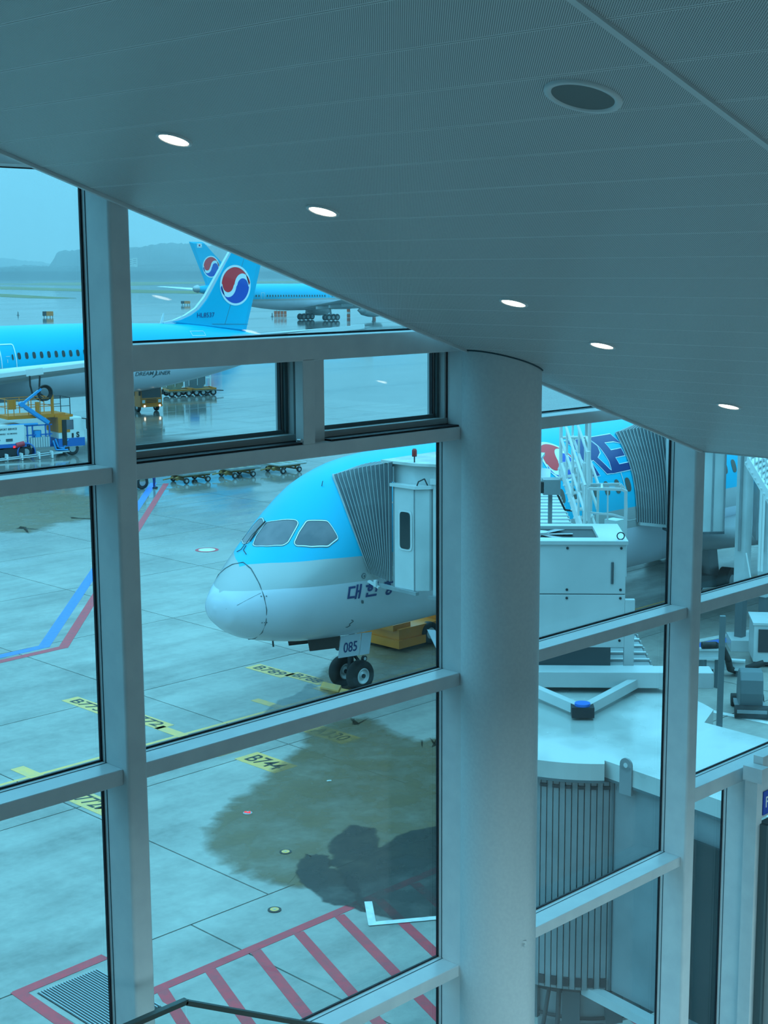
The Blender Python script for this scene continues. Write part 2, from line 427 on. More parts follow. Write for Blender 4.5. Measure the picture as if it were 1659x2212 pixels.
# taxi reference discs
for px, lab in (((617, 1841), 'round yellow ground marker with black ring on the brown damp patch'), ((593, 1966), 'round yellow ground marker with black ring near the red hatching')):
    p = atZ(*px)
    t = thing('ground_marker', lab, 'ground marker', (p.x, p.y, 0.004), group='round apron markers')
    MB().cyl((0, 0, 0), (0, 0, 0.014), 0.148, 28).build('ring', M['black_line'], t)
    MB().cyl((0, 0, 0.014), (0, 0, 0.020), 0.098, 28).build('disc', M['yellow_line'], t)
    MB().cyl((0, 0, 0.020), (0, 0, 0.024), 0.028, 16).build('stud', M['steel'], t)

# lettering --------------------------------------------------------
def text_mb(s, size, mi=0, bold=0.0, depth=0.0, shear=0.0, width=None, res=3):
    """lettering outline as flat faces in x/y, origin at lower left"""
    cu = bpy.data.curves.new('lettering', 'FONT'); cu.body = s; cu.size = size; cu.offset = bold; cu.shear = shear; cu.resolution_u = res
    o = bpy.data.objects.new('lettering', cu); COL.objects.link(o)
    dg = bpy.context.evaluated_depsgraph_get(); dg.update()
    me = bpy.data.meshes.new_from_object(o.evaluated_get(dg))
    b = MB(); vs = [v.co.copy() for v in me.vertices]
    bpy.data.objects.remove(o); bpy.data.curves.remove(cu)
    if not vs: return b
    x0 = min(v.x for v in vs); x1 = max(v.x for v in vs)
    k = (width/(x1-x0)) if width else 1.0
    b.add([((v.x-x0)*k, v.y, 0) for v in vs], [tuple(p.vertices) for p in me.polygons], mi)
    bpy.data.meshes.remove(me)
    return b
def place(b, org, ex, ey, off=(0, 0, 0)):
    org, ex, ey = Vector(org), Vector(ex), Vector(ey)
    b.v = [tuple(org + ex*v[0] + ey*v[1] + Vector(off)) for v in b.v]
    return b
def ground_label(txt, c, L=1.7, W=0.62, lab='', rot=-90):
    t = thing('stop_mark', lab, 'stand marking', (c[0], c[1], 0.002), math.radians(rot), 'yellow stop marks on the apron')
    MB().box((0, 0, 0.002), (L, W, 0.004)).build('plate', M['yellow_line'], t)
    b = text_mb(txt, W*0.92, bold=0.008, width=L*0.74)
    place(b, (-L*0.37, -W*0.30, 0.008), (1, 0, 0), (0, 1, 0)).build('lettering', M['black_line'], t)
ground_label('B773', (25.40, 39.05), 2.1, lab='yellow stop mark B773 cut off by the left mullion')
ground_label('B772', (25.75, 36.45), 2.1, lab='yellow stop mark ending in 72 right of the left mullion')
ground_label('B772M', (20.55, 31.6), 2.3, 0.75, lab='yellow stop mark ending in 2M under the left transom')
ground_label('B789', (32.10, 38.00), 1.9, 0.68, lab='yellow stop mark B789 farthest left in front of the nose wheel')
ground_label('B788', (32.35, 36.35), 1.7, 0.62, lab='yellow stop mark B788 beside the nose wheel')
ground_label('B744', (25.75, 30.75), 1.75, 0.85, lab='yellow stop mark B744 above the brown damp patch')
ground_label('A359', (25.55, 32.95), 1.75, 0.85, lab='yellow stop mark ending in 59 under the transom')
ground_label('A330', (28.75, 31.3), 1.8, 0.8, lab='yellow stop mark ending in 30 at the top of the brown damp patch')
for c, L, W, lab in (((20.62, 34.75), 1.25, 0.42, 'plain yellow bar at the far left above the transom'), ((25.6, 34.9), 1.35, 0.36, 'plain yellow bar right of the mark ending in 72'), ((29.5, 35.1), 1.25, 0.33, 'plain yellow bar below the mark B789'), ((31.9, 34.9), 0.9, 0.5, 'plain yellow bar in front of the nose tyres')):
    o = MB().box((c[0], c[1], 0.004), (W, L, 0.004)).build('yellow_bar', M['yellow_line'])
    tag(o, lab, 'stand marking', 'yellow stop marks on the apron')
flat('trim_4', [strip((16.0, 34.46), (62, 34.46), 0.14)], M['yellow_line'], z=0.003)

# damp patches: thin films of water with ragged edges
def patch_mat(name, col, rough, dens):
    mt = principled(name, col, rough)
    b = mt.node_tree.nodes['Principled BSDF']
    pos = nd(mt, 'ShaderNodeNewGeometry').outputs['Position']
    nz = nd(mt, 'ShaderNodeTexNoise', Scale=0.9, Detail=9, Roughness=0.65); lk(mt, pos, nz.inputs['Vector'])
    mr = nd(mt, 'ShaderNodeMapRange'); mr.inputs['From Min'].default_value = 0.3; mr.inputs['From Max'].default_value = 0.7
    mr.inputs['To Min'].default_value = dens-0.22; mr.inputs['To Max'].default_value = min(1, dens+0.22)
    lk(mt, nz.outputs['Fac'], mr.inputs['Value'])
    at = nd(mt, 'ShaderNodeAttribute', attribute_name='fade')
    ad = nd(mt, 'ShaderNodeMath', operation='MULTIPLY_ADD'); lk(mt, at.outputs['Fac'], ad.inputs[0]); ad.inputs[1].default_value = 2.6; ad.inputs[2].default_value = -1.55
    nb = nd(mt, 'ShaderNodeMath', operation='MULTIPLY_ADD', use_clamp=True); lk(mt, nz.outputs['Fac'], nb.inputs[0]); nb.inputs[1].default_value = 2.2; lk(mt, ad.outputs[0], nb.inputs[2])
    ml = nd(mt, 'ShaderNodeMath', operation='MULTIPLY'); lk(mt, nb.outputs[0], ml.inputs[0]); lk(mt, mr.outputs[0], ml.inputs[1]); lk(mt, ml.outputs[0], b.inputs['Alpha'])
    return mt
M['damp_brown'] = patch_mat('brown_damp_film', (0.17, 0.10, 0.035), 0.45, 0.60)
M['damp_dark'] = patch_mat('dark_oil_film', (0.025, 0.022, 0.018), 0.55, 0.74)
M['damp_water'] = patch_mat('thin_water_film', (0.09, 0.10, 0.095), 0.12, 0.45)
def ragged(px, amp, n=7, seed=1):
    rnd = random.Random(seed); P = [atZ(*p) for p in px]; out = []
    for a, b in zip(P, P[1:]+P[:1]):
        d = (b-a).normalized()
        for i in range(n):
            e = amp*rnd.uniform(-.5, .5); out.append(Vector((a.lerp(b, i/n).x-d.y*e, a.lerp(b, i/n).y+d.x*e)))
    return out
def patch(px, amp, mat, z, lab, seed):
    """film of water: full in the middle, thinning out over a ragged fringe"""
    poly = ragged(px, amp, seed=seed); n = len(poly); fr = amp*(4.5 if amp > .15 else 2.0)
    sgn = sum(poly[i].x*poly[(i+1) % n].y-poly[(i+1) % n].x*poly[i].y for i in range(n)); sgn = 1 if sgn > 0 else -1
    rings = [[], []]
    for i in range(n):
        d = (poly[(i+2) % n]-poly[i-2]).normalized(); nn = Vector((d.y, -d.x))*sgn
        rings[0].append(poly[i]+nn*fr*0.45); rings[1].append(poly[i]-nn*fr*0.55)
    vs = [(p.x, p.y, z) for p in rings[0]+rings[1]]
    me = bpy.data.meshes.new('damp_patch')
    me.from_pydata(vs, [], [(i, (i+1) % n, n+(i+1) % n, n+i) for i in range(n)]+[list(range(n, 2*n))])
    me.materials.append(mat)
    ca = me.attributes.new('fade', 'FLOAT', 'POINT')
    for i in range(2*n): ca.data[i].value = 0.0 if i < n else 1.0
    bm = bmesh.new(); bm.from_mesh(me); bmesh.ops.triangulate(bm, faces=bm.faces); bm.to_mesh(me); bm.free()
    o = link('damp_patch', me)
    tag(o, lab, 'stain', kind='stuff')
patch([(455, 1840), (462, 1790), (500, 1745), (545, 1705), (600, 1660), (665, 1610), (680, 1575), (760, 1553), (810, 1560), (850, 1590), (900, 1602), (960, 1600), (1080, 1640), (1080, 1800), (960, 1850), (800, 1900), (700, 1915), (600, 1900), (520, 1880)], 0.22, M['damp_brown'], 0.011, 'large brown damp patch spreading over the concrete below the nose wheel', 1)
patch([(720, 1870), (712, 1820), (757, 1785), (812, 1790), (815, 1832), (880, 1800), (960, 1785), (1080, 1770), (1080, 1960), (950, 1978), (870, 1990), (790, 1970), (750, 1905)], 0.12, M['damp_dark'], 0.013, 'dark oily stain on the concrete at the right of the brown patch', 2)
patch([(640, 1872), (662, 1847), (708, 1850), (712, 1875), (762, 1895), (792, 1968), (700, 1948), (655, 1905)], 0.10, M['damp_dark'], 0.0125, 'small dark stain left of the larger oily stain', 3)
patch([(690, 1462), (740, 1420), (760, 1400), (850, 1378), (960, 1370), (1150, 1390), (1150, 1560), (940, 1470), (900, 1480), (800, 1515), (715, 1498)], 0.2, M['damp_brown'], 0.010, 'damp dark concrete under the nose of the near aeroplane', 4)
patch([(560, 1555), (600, 1515), (640, 1500), (668, 1478), (700, 1488), (720, 1500), (690, 1530), (620, 1560)], 0.12, M['damp_water'], 0.010, 'shallow wet patch in front of the nose wheel', 5)
patch([(-60, 1065), (60, 1062), (200, 1075), (200, 1120), (120, 1130), (60, 1150), (-60, 1140)], 0.5, M['damp_brown'], 0.010, 'wet brown patch of apron at the left edge', 6)

# glowing red dots added in place of an exit sign's reflection, small white scrap
p = atZ(535, 1757); rl = thing('ground_light', 'small red light glowing on the brown damp patch', 'light', (p.x, p.y, 0))
MB().cyl((0, 0, 0), (0, 0, 0.02), 0.12, 16).build('housing', M['steel'], rl)  # plain disc carrying the red dots
b = MB(); rnd = random.Random(3)
for i in range(7):
    a = rnd.uniform(0, 6.28); r = rnd.uniform(0, .09); b.cyl((r*math.cos(a), r*math.sin(a)*1.6, 0.02), (r*math.cos(a), r*math.sin(a)*1.6, 0.032), 0.022, 8)
b.build('lamp', M['red_lamp'], rl)
p = atZ(711, 1688); o = MB().box((p.x, p.y, 0.02), (0.12, 0.05, 0.02), rz=-0.5).build('paper_scrap', M['white_line'])
tag(o, 'tiny white scrap lying on the brown damp patch', 'litter')

# painted roundel on the apron left of the nose
p = atZ(447, 1188); t = thing('painted_roundel', 'flat white disc with red rim painted on the apron left of the nose', 'ground marker', (p.x, p.y, 0.004))
MB().cyl((0, 0, 0), (0, 0, 0.004), 0.58, 32).build('rim', M['red_line'], t)
MB().cyl((0, 0, 0.004), (0, 0, 0.008), 0.42, 32).build('disc', M['white_line'], t)

# ------------------------------------------------------------------ hills
def hill(D, ridge, base_y, name, lab, seed, thick=500):
    rnd = random.Random(seed)
    b = MB(); fr, bk, ft, bb = [], [], [], []
    xs = []; 
    for (x0, y0), (x1, y1) in zip(ridge, ridge[1:]):
        n = max(2, int(abs(x1-x0)/4))
        for i in range(n): xs.append((x0+(x1-x0)*i/n, y0+(y1-y0)*i/n))
    xs.append(ridge[-1])
    n = len(xs); rows = 6
    for r in range(rows):
        f = r/(rows-1)
        for x, y in xs:
            yy = base_y+(y-base_y)*math.sin(f*PI/2)
            p = atD(x, yy+rnd.uniform(-1.6, 1.6)*f, D+thick*f*f*0.5)
            if r == 0: p.z = -3
            b.v.append(tuple(p))
    for x, y in xs:
        p = atD(x, base_y, D+thick); b.v.append((p.x, p.y, -3))
    R = rows+1
    for r in range(R-1):
        for i in range(n-1):
            b.f.append([r*n+i, r*n+i+1, (r+1)*n+i+1, (r+1)*n+i]); b.m.append(0); b.smooth.append(False)
    o = b.build(name, M['forest'])
    return tag(o, kind='structure')
hill(2600, [(-700, 555), (-500, 545), (-300, 566), (-60, 574), (0, 577), (60, 572), (105, 575), (112, 566), (122, 548), (133, 541), (160, 541), (200, 538), (245, 536), (290, 535), (330, 529), (352, 525), (400, 526), (440, 529), (470, 532), (520, 541), (580, 551), (660, 560), (760, 566), (900, 574), (1100, 578)], 590, 'hill', '', 1)
hill(4600, [(-700, 560), (-400, 545), (-200, 552), (-40, 556), (20, 558), (50, 563), (90, 566), (140, 575), (300, 580)], 590, 'hill', '', 2, 300)
hill(2250, [(-700, 574), (-300, 577), (0, 579), (60, 576), (200, 577), (400, 575), (560, 577), (760, 576), (1100, 578)], 591, 'hill', '', 5, 100)
# white buildings on the wooded slope
for (x0, x1, y0, y1), lab in (((277, 286, 560, 573), 'white block on the wooded hill beside the left mullion'), ((287, 296, 558, 571), 'right one of the white blocks on the wooded hill')):
    a, b_ = atD(x0, y1, 2560), atD(x1, y0, 2560)
    t = thing('far_building', lab, 'building', ((a.x+b_.x)/2, (a.y+b_.y)/2, 0), YAW-PI/2)
    W = (b_-a).xy.length; H_ = b_.z-a.z
    MB().box((0, 0, b_.z/2), (W, 6, b_.z)).build('wall', M['building'], t)
    MB().box((0, 0, b_.z+0.4), (W*1.05, 6.6, 0.8)).build('roof', M['building'], t)
    for k in range(3): MB().box((0, -3.1, b_.z-2.2-k*3.2), (W*0.7, 0.4, 1.2)).build('window', M['dark_glass'], t)

# distance haze: one thin, even layer of mist lying over the airfield beyond the stands
def haze():
    mt = bpy.data.materials.new('mist'); mt.use_nodes = True; t = mt.node_tree; t.nodes.clear()
    o = t.nodes.new('ShaderNodeOutputMaterial'); v = t.nodes.new('ShaderNodeVolumeScatter')
    v.inputs['Color'].default_value = (0.80, 0.93, 1.0, 1); v.inputs['Density'].default_value = HAZE; v.inputs['Anisotropy'].default_value = 0.0
    t.links.new(v.outputs[0], o.inputs['Volume'])
    b = MB(); b.box((2500, 4330, 90.5), (11000, 8340, 181))
    ob = b.build('mist_layer', mt); tag(ob, 'thin rain mist lying over the far airfield', 'mist', kind='stuff')
HAZE = 0.00045
haze()

# ------------------------------------------------------------------ terminal shell
W0 = 7.4                        # glass plane
KS, Z0C = -0.327979, 1.9988+CAM_Z   # sloping ceiling: z = Z0C + KS*x
UE = 10.88
def cz(x): return Z0C + KS*x
sw = lambda name, bm, mat: tag(bm.build(name, mat), kind='structure')
sw('floor', MB().box((6, -1.0, 5.45), (42, 17.2, 0.3)), M['floor'])
sw('wall_back', MB().box((6, -9.1, 12.4), (42, 0.2, 14)), M['wall'])
sw('wall_left', MB().box((-13.1, -0.9, 12.4), (0.2, 16.6, 14)), M['wall'])
sw('wall_right', MB().box((27.1, -0.9, 10.5), (0.2, 16.6, 10)), M['wall'])
# slab under the viewer and the one over the lower hall
sw('trim_5', MB().box((-6.2, -1.0, CAM_Z-1.75), (13.6, 15.6, 0.3)), M['floor'])
# roof block above the sloping ceiling
b = MB()
xa, xb = -2.0, UE
za, zb_ = cz(xa)+0.05, cz(xb)+0.05
b.add([(xa, -9, za), (xb, -9, zb_), (xb, 7.05, zb_), (xa, 7.05, za), (xa, -9, za+0.6), (xb, -9, za+0.6), (xb, 7.05, za+0.6), (xa, 7.05, za+0.6)],
      [(0, 1, 2, 3), (7, 6, 5, 4), (0, 4, 5, 1), (1, 5, 6, 2), (2, 6, 7, 3), (3, 7, 4, 0)])
b.box((-7.5, -1, za+0.3), (11, 16, 0.6))
b.box((19, -1, za+0.3), (16.3, 16, 0.6))
sw('trim_6', b, M['wall'])
sw('wall_front', MB().box((6.5, 7.3, 17.6), (41, 0.3, 2.0)), M['wall'])

# ceiling: sloping rows of perforated panels
ceil = bpy.data.objects.new('ceiling', None); COL.objects.link(ceil); tag(ceil, kind='structure')
YT, YE = 2.889, 7.075
rot = Matrix.Rotation(-math.atan(KS), 4, 'Y')
Lp = PANW*math.sqrt(1+KS*KS)
pm = {}
k = -19
while True:
    x0 = PAN0+k*PANW; x1 = x0+PANW
    if x1 > UE+0.01: break
    xm = (x0+x1)/2
    for (y0, y1) in ((-8.9, -1.36), (-1.32, YT-0.016), (YT+0.016, YE-0.012)):
        key = round(y1-y0, 3)
        if key not in pm:
            b = MB(); b.box((0, 0, 0.012), (Lp-0.003, y1-y0, 0.024)); pm[key] = b.mesh('ceiling_panel', M['perforated'])
        o = link('ceiling_panel', pm[key], ceil)
        o.matrix_world = Matrix.Translation((xm, (y0+y1)/2, cz(xm))) @ rot
    k += 1
xl = PAN0-19*PANW
def along(y, wd, h, z, x0=xl, x1=UE):
    xm = (x0+x1)/2
    return MB().box((xm, y, cz(xm)+z), ((x1-x0)*math.sqrt(1+KS*KS), wd, h), mat=rot)
along(YT, 0.030, 0.03, 0.005).build('joint_bar', M['ceiling_trim'], ceil)
along(-1.34, 0.030, 0.03, 0.005).build('joint_bar', M['ceiling_trim'], ceil)
along(YE+0.012, 0.028, 0.075, 0.022).build('edge_trim', M['ceiling_trim'], ceil)
MB().box((UE+0.02, -0.9, cz(UE)+0.03), (0.04, 16.0, 0.08)).build('edge_trim', M['ceiling_trim'], ceil)
MB().box((UE+0.05, -0.9, cz(UE)+0.09), (0.03, 16.0, 0.10)).build('shadow_gap', M['gasket'], ceil)
MB().box((UE+0.09, -0.9, cz(UE)+0.03), (0.06, 16.0, 0.07)).build('edge_trim', M['ceiling_trim'], ceil)

# downlights and loudspeaker
nrm = (rot.to_3x3() @ Vector((0, 0, 1))).normalized()
def on_ceiling(o, x, y, d=0.0):
    o.matrix_world = Matrix.Translation(Vector((x, y, cz(x))) - nrm*d) @ rot
labs = ['round recessed downlight, highest of the row, above the left mullion', 'round recessed downlight second from the top of the row, above the tail fins', 'round recessed downlight third down the row, above the top of the column', 'round recessed downlight fourth down the row, right of the column top', 'round recessed downlight lowest in the row, near the lower end of the ceiling']
for i, x in enumerate([4.283, 5.209, 6.712, 7.572, 9.05]):
    t = thing('downlight', labs[i], 'ceiling light', group='recessed downlights along the sloping ceiling')
    MB().lathe([(0.070, -0.0045), (0.074, -0.009), (0.086, -0.006), (0.087, 0.004)], (0, 0, 0), n=40).build('trim_ring', M['ceiling_trim'], t)
    MB().cyl((0, 0, -0.0045), (0, 0, -0.003), 0.0705, 40).build('diffuser', M['downlight'], t)
    on_ceiling(t, x, 5.685, 0.001)
t = thing('loudspeaker', 'large round recessed ceiling loudspeaker with pale rim and grey grille', 'loudspeaker')
MB().lathe([(0.113, -0.003), (0.118, -0.009), (0.138, -0.008), (0.142, 0.004)], (0, 0, 0), n=56).build('rim', M['ceiling_trim'], t)
MB().cyl((0, 0, -0.0035), (0, 0, -0.001), 0.1135, 56).build('grille', M['speaker'], t)
on_ceiling(t, 4.288, 3.322, 0.001)

# mullions and transoms of the glass wall
MUL = [-7.1, -4.1, -1.1, 1.89, 4.889, 7.88, 10.845, 13.85, 16.85, 19.85, 22.85, 25.85]
gw = bpy.data.objects.new('wall_glazed', None); COL.objects.link(gw); tag(gw, kind='structure')
def mullion(x, z0, z1, wdt=0.145, front=7.115):
    r = 0.022; y1 = 7.40
    prof = [(x, y1), (x, front+r)]
    for i in range(1, 5):
        a = PI + i*PI/2/5; prof.append((x+r+r*math.cos(a), front+r+r*math.sin(a)))
    prof.append((x+r, front)); prof.append((x+wdt-r, front))
    for i in range(1, 5):
        a = 1.5*PI + i*PI/2/5; prof.append((x+wdt-r+r*math.cos(a), front+r+r*math.sin(a)))
    prof += [(x+wdt, front+r), (x+wdt, y1)]
    MB().prism(prof, z0, z1).build('mullion', M['white_frame'], gw)
    b = MB()
    for xx in (x-0.0015, x+wdt+0.0015): b.box((xx, 7.345, (z0+z1)/2), (0.003, 0.006, z1-z0))
    b.build('groove', M['groove'], gw)
for x in MUL:
    top = min(16.6, cz(x)+1.2) if x > 0 else 16.6
    mullion(x, 5.6, max(top, 11.0))
mullion(11.872, 5.6, 8.98)
# transoms per bay: (left mullion index, list of (top z, height))
def transom(x0, x1, zt, h=0.098, dep=0.235, groove=True):
    yf = W0-dep
    o = MB().box(((x0+x1)/2, (yf+W0)/2, zt-h/2), (x1-x0, dep, h)).build('transom', M['white_frame'], gw)
    bevel(o, 0.004, 1)
    if groove:
        b = MB()
        b.box(((x0+x1)/2, 7.335, zt+0.0012), (x1-x0, 0.005, 0.003))
        b.build('groove', M['groove'], gw)
ZT = [CAM_Z+0.66, CAM_Z-1.13, CAM_Z-2.955, CAM_Z-5.262, CAM_Z-7.05]
HT = [0.10, 0.093, 0.098, 0.092, 0.1]
opens = []        # glazed openings (x0, x1, z0, z1, kind)
for i in range(len(MUL)-1):
    x0, x1 = MUL[i]+0.145, MUL[i+1]
    lv = list(zip(ZT, HT))
    if i == 4: lv.insert(1, (CAM_Z-0.433, 0.155)); lv.pop(0)
    if i == 5: lv.insert(1, (CAM_Z-1.13, 0.09)); lv = lv[2:]
    if i >= 6: lv = [(CAM_Z-1.13, 0.09), (CAM_Z-2.945, 0.105), (CAM_Z-4.67, 0.135)]
    for zt, h in lv: transom(x0, x1, zt, h)
    tops = [16.6] + [zt-h for zt, h in lv]
    bots = [zt for zt, h in lv] + [5.6]
    for a, c in zip(tops, bots):
        if i >= 6 and a < 9.2:
            if i == 6: opens.append((x0, 11.872, c, a, i))
            else: opens.append((x0, x1, c, a, i))
        else: opens.append((x0, x1, c, a, i))
nwin = 0
for (x0, x1, z0, z1, i) in opens:
    nwin += 1
    slid = (i == 4 and abs(z1-(CAM_Z-0.433-0.155)) < 0.01)
    if slid: continue
    o = MB().box(((x0+x1)/2, 7.40, (z0+z1)/2), (x1-x0, 0.012, z1-z0)).build('window_%d' % nwin, M['glass'])
    tag(o, kind='structure')
    b = MB(); y = 7.386; tk = 0.016
    for xx in (x0+0.006, x1-0.006): b.box((xx, y, (z0+z1)/2), (0.014, tk, z1-z0))
    for zz in (z0+0.005, z1-0.003): b.box(((x0+x1)/2, y, zz), (x1-x0, tk, 0.012 if zz < z1-0.01 else 0.006))
    b.build('gasket', M['gasket'], o)
# pair of sliding vents in the second bay
zb0, zb1 = CAM_Z-1.13, CAM_Z-0.433-0.155
cx0, cx1 = 6.374, 6.476
o = MB().box(((cx0+cx1)/2, 7.205, (zb0+zb1)/2+0.005), (cx1-cx0, 0.08, zb1-zb0+0.01)).build('mullion', M['white_frame'], gw); bevel(o, 0.004, 1)
MB().box((6.54, 7.32, (zb0+zb1)/2), (0.18, 0.15, zb1-zb0)).build('mullion', M['white_frame'], gw)
for (x0, x1, n) in ((5.034, 6.43, 1), (6.63, 7.88, 2)):
    nwin += 1
    pane = tag(MB().box(((x0+x1)/2, 7.40, (zb0+zb1)/2+0.04), (x1-x0, 0.01, zb1-zb0-0.08)).build('window_%d' % nwin, M['glass']), kind='structure')
    b = MB(); xm = (x0+x1)/2; L = x1-x0; zm = (zb0+zb1)/2; Hh = zb1-zb0
    b.box((xm, 7.34, zb0+0.036), (L, 0.10, 0.040)); b.box((xm, 7.40, zb0+0.06), (L, 0.05, 0.03)); b.box((x1-0.045, 7.41, zm), (0.03, 0.05, Hh)); b.box((x1-0.012, 7.33, zm), (0.02, 0.06, Hh))
    b.build('sash', M['sash'], pane)
    b = MB(); b.box((xm, 7.375, zb0+0.068), (L, 0.012, 0.03)); b.box((x1-0.028, 7.37, zm), (0.035, 0.03, Hh)); b.box((xm, 7.40, zb1-0.004), (L, 0.03, 0.008))
    b.build('track', M['sash_dark'], pane)
    b = MB(); b.box((xm, 7.25, zb0+0.006), (L, 0.14, 0.015)); b.box((x1-0.063, 7.395, zm), (0.008, 0.03, Hh)); b.box((x1-0.001, 7.30, zm), (0.006, 0.02, Hh))
    b.build('gasket', M['gasket'], pane)
    q = MB(); q.cyl((x1-0.075 if n == 1 else x1+0.045, 7.20, zb0+0.03), (x1-0.075 if n == 1 else x1+0.045, 7.165, zb0+0.03), 0.012, 10)
    q.build('screw', M['steel'], pane)

# round column in front of the third mullion
t = tag(MB().cyl((8.155, 7.03, 5.6), (8.155, 7.03, 16.4), 0.302, 72).build('trim_7', M['column']), kind='structure')
b = MB(); pts = []
for i in range(41):
    a = math.radians(100+200*i/40); x = 8.155+0.309*math.cos(a); y = 7.03+0.309*math.sin(a)
    if y < 7.09: pts.append((x, y, cz(x)-0.004))
b.tube(pts, 0.006, 6); b.build('ceiling_collar', M['groove'], t)
p = atD(1132, 2037, 10.55)
t2 = thing('wall_hook', 'tiny clear hook stuck low on the right side of the round column', 'hook', (p.x, p.y, p.z), YAW)
MB().box((0, 0, 0), (0.02, 0.035, 0.04)).build('plate', M['ceiling_trim'], t2)
MB().tube([(-0.01, 0, 0), (-0.04, 0, -0.015), (-0.04, 0, 0.01)], 0.004).build('hook', M['ceiling_trim'], t2)

# glass balustrade of the stairs at the bottom
t = thing('balustrade', 'dark handrail over a glass balustrade at the foot of the picture', 'handrail', (4.878, 6.6, 8.3))
rz = 9.437-8.3
b = MB(); b.bar((-4.2, 0, rz), (0.01, 0, rz), 0.045, 0.03); b.bar((-0.01, 0, rz), (4.2, 0, rz-0.53*4.2), 0.045, 0.03)
bevel(b.build('handrail', M['rail_dark'], t), 0.004)
G2 = glass_mat('balustrade_glass', (0.90, 0.95, 0.94), 0.6, 0.03); M['bal_glass'] = G2
b = MB(); b.add([(-4.2, 0, -0.6), (0, 0, -0.6), (0, 0, rz-0.01), (-4.2, 0, rz-0.01)], [(0, 1, 2, 3)]); b.add([(0.01, 0, -0.6), (4.2, 0, -0.6-2.2), (4.2, 0, rz-0.53*4.2-0.01), (0.01, 0, rz-0.02)], [(0, 1, 2, 3)])
b.build('glass_panel', G2, t)
sw('trim_8', MB().box((1.0, 6.4, 7.55), (7.4, 1.3, 0.3)), M['floor'])
b = MB(); b.add([(4.7, 5.9, 7.7), (8.9, 5.9, 5.62), (8.9, 7.0, 5.62), (4.7, 7.0, 7.7), (4.7, 5.9, 7.3), (8.2, 5.9, 5.6), (8.2, 7.0, 5.6), (4.7, 7.0, 7.3)], [(0, 1, 2, 3), (7, 6, 5, 4), (0, 4, 5, 1), (1, 5, 6, 2), (2, 6, 7, 3), (3, 7, 4, 0)])
sw('trim_9', b, M['floor'])

# boarding door portal at the right edge
yp = 7.0
sw('trim_10', MB().box((11.79, 6.99, 9.0), (0.12, 0.20, 0.14)).box((11.815, 7.02, 7.25), (0.10, 0.13, 3.36)), M['white_frame'])
dw = MB(); dw.box((13.0, 7.02, 9.17-0.33), (2.25, 0.10, 0.60)); sw('trim_11', dw, M['white_frame'])
s_ = thing('wall_sign', 'blue sign with white letters FI cut off by the right edge', 'sign', (11.885, 6.963, 8.60))
MB().box((0.6, -0.004, 0.085), (1.2, 0.008, 0.23)).build('panel', M['sign_blue'], s_)
place(text_mb('FI', 0.15, bold=0.002), (0.04, -0.010, 0.04), (1, 0, 0), (0, 0, 1)).build('lettering', M['sign_white'], s_)
d_ = tag(thing('door_1', None, None, (11.87, 6.95, 5.6)), kind='structure')
b = MB(); b.box((0.0, -0.02, 1.45), (0.07, 0.10, 2.9)); b.box((1.0, -0.02, 2.87), (2.0, 0.10, 0.08)); b.box((2.0, -0.02, 1.45), (0.07, 0.10, 2.9))
b.build('door_frame', M['sash_dark'], d_)
b = MB()
for (xa_, ya_, xb_, yb_) in ((0.05, -0.1, 0.62, -0.75),):
    b.bar((xa_, ya_, 2.80), (xb_, yb_, 2.80), 0.05, 0.09); b.bar((xa_, ya_, 1.55), (xb_, yb_, 1.55), 0.05, 0.09); b.bar((xa_, ya_, 0.1), (xb_, yb_, 0.1), 0.05, 0.15)
    b.bar((xa_, ya_, 0.05), (xa_, ya_, 2.84), 0.07, 0.05); b.bar((xb_, yb_, 0.05), (xb_, yb_, 2.84), 0.07, 0.05)
b.build('door_leaf', M['sash'], d_)
b = MB(); b.bar((0.05, -0.1, 1.4), (0.62, -0.75, 1.4), 0.012, 2.6); b.build('door_glass', M['dark_glass'], d_)

# ------------------------------------------------------------------ aeroplanes
def interp(x, xs, ys):
    if x <= xs[0]: return ys[0]
    for i in range(len(xs)-1):
        if x <= xs[i+1]: return ys[i]+(ys[i+1]-ys[i])*(x-xs[i])/(xs[i+1]-xs[i])
    return ys[-1]
def smooth_interp(x, xs, ys):
    """monotone cubic"""
    n = len(xs)
    if x <= xs[0]: return ys[0]
    if x >= xs[-1]: return ys[-1]
    d = [(ys[i+1]-ys[i])/(xs[i+1]-xs[i]) for i in range(n-1)]
    mm = [d[0]] + [0 if d[i-1]*d[i] <= 0 else 2*d[i-1]*d[i]/(d[i-1]+d[i]) for i in range(1, n-1)] + [d[-1]]
    for i in range(n-1):
        if x <= xs[i+1]:
            h = xs[i+1]-xs[i]; t = (x-xs[i])/h
            return ys[i]*(2*t**3-3*t*t+1)+mm[i]*h*(t**3-2*t*t+t)+ys[i+1]*(-2*t**3+3*t*t)+mm[i+1]*h*(t**3-t*t)
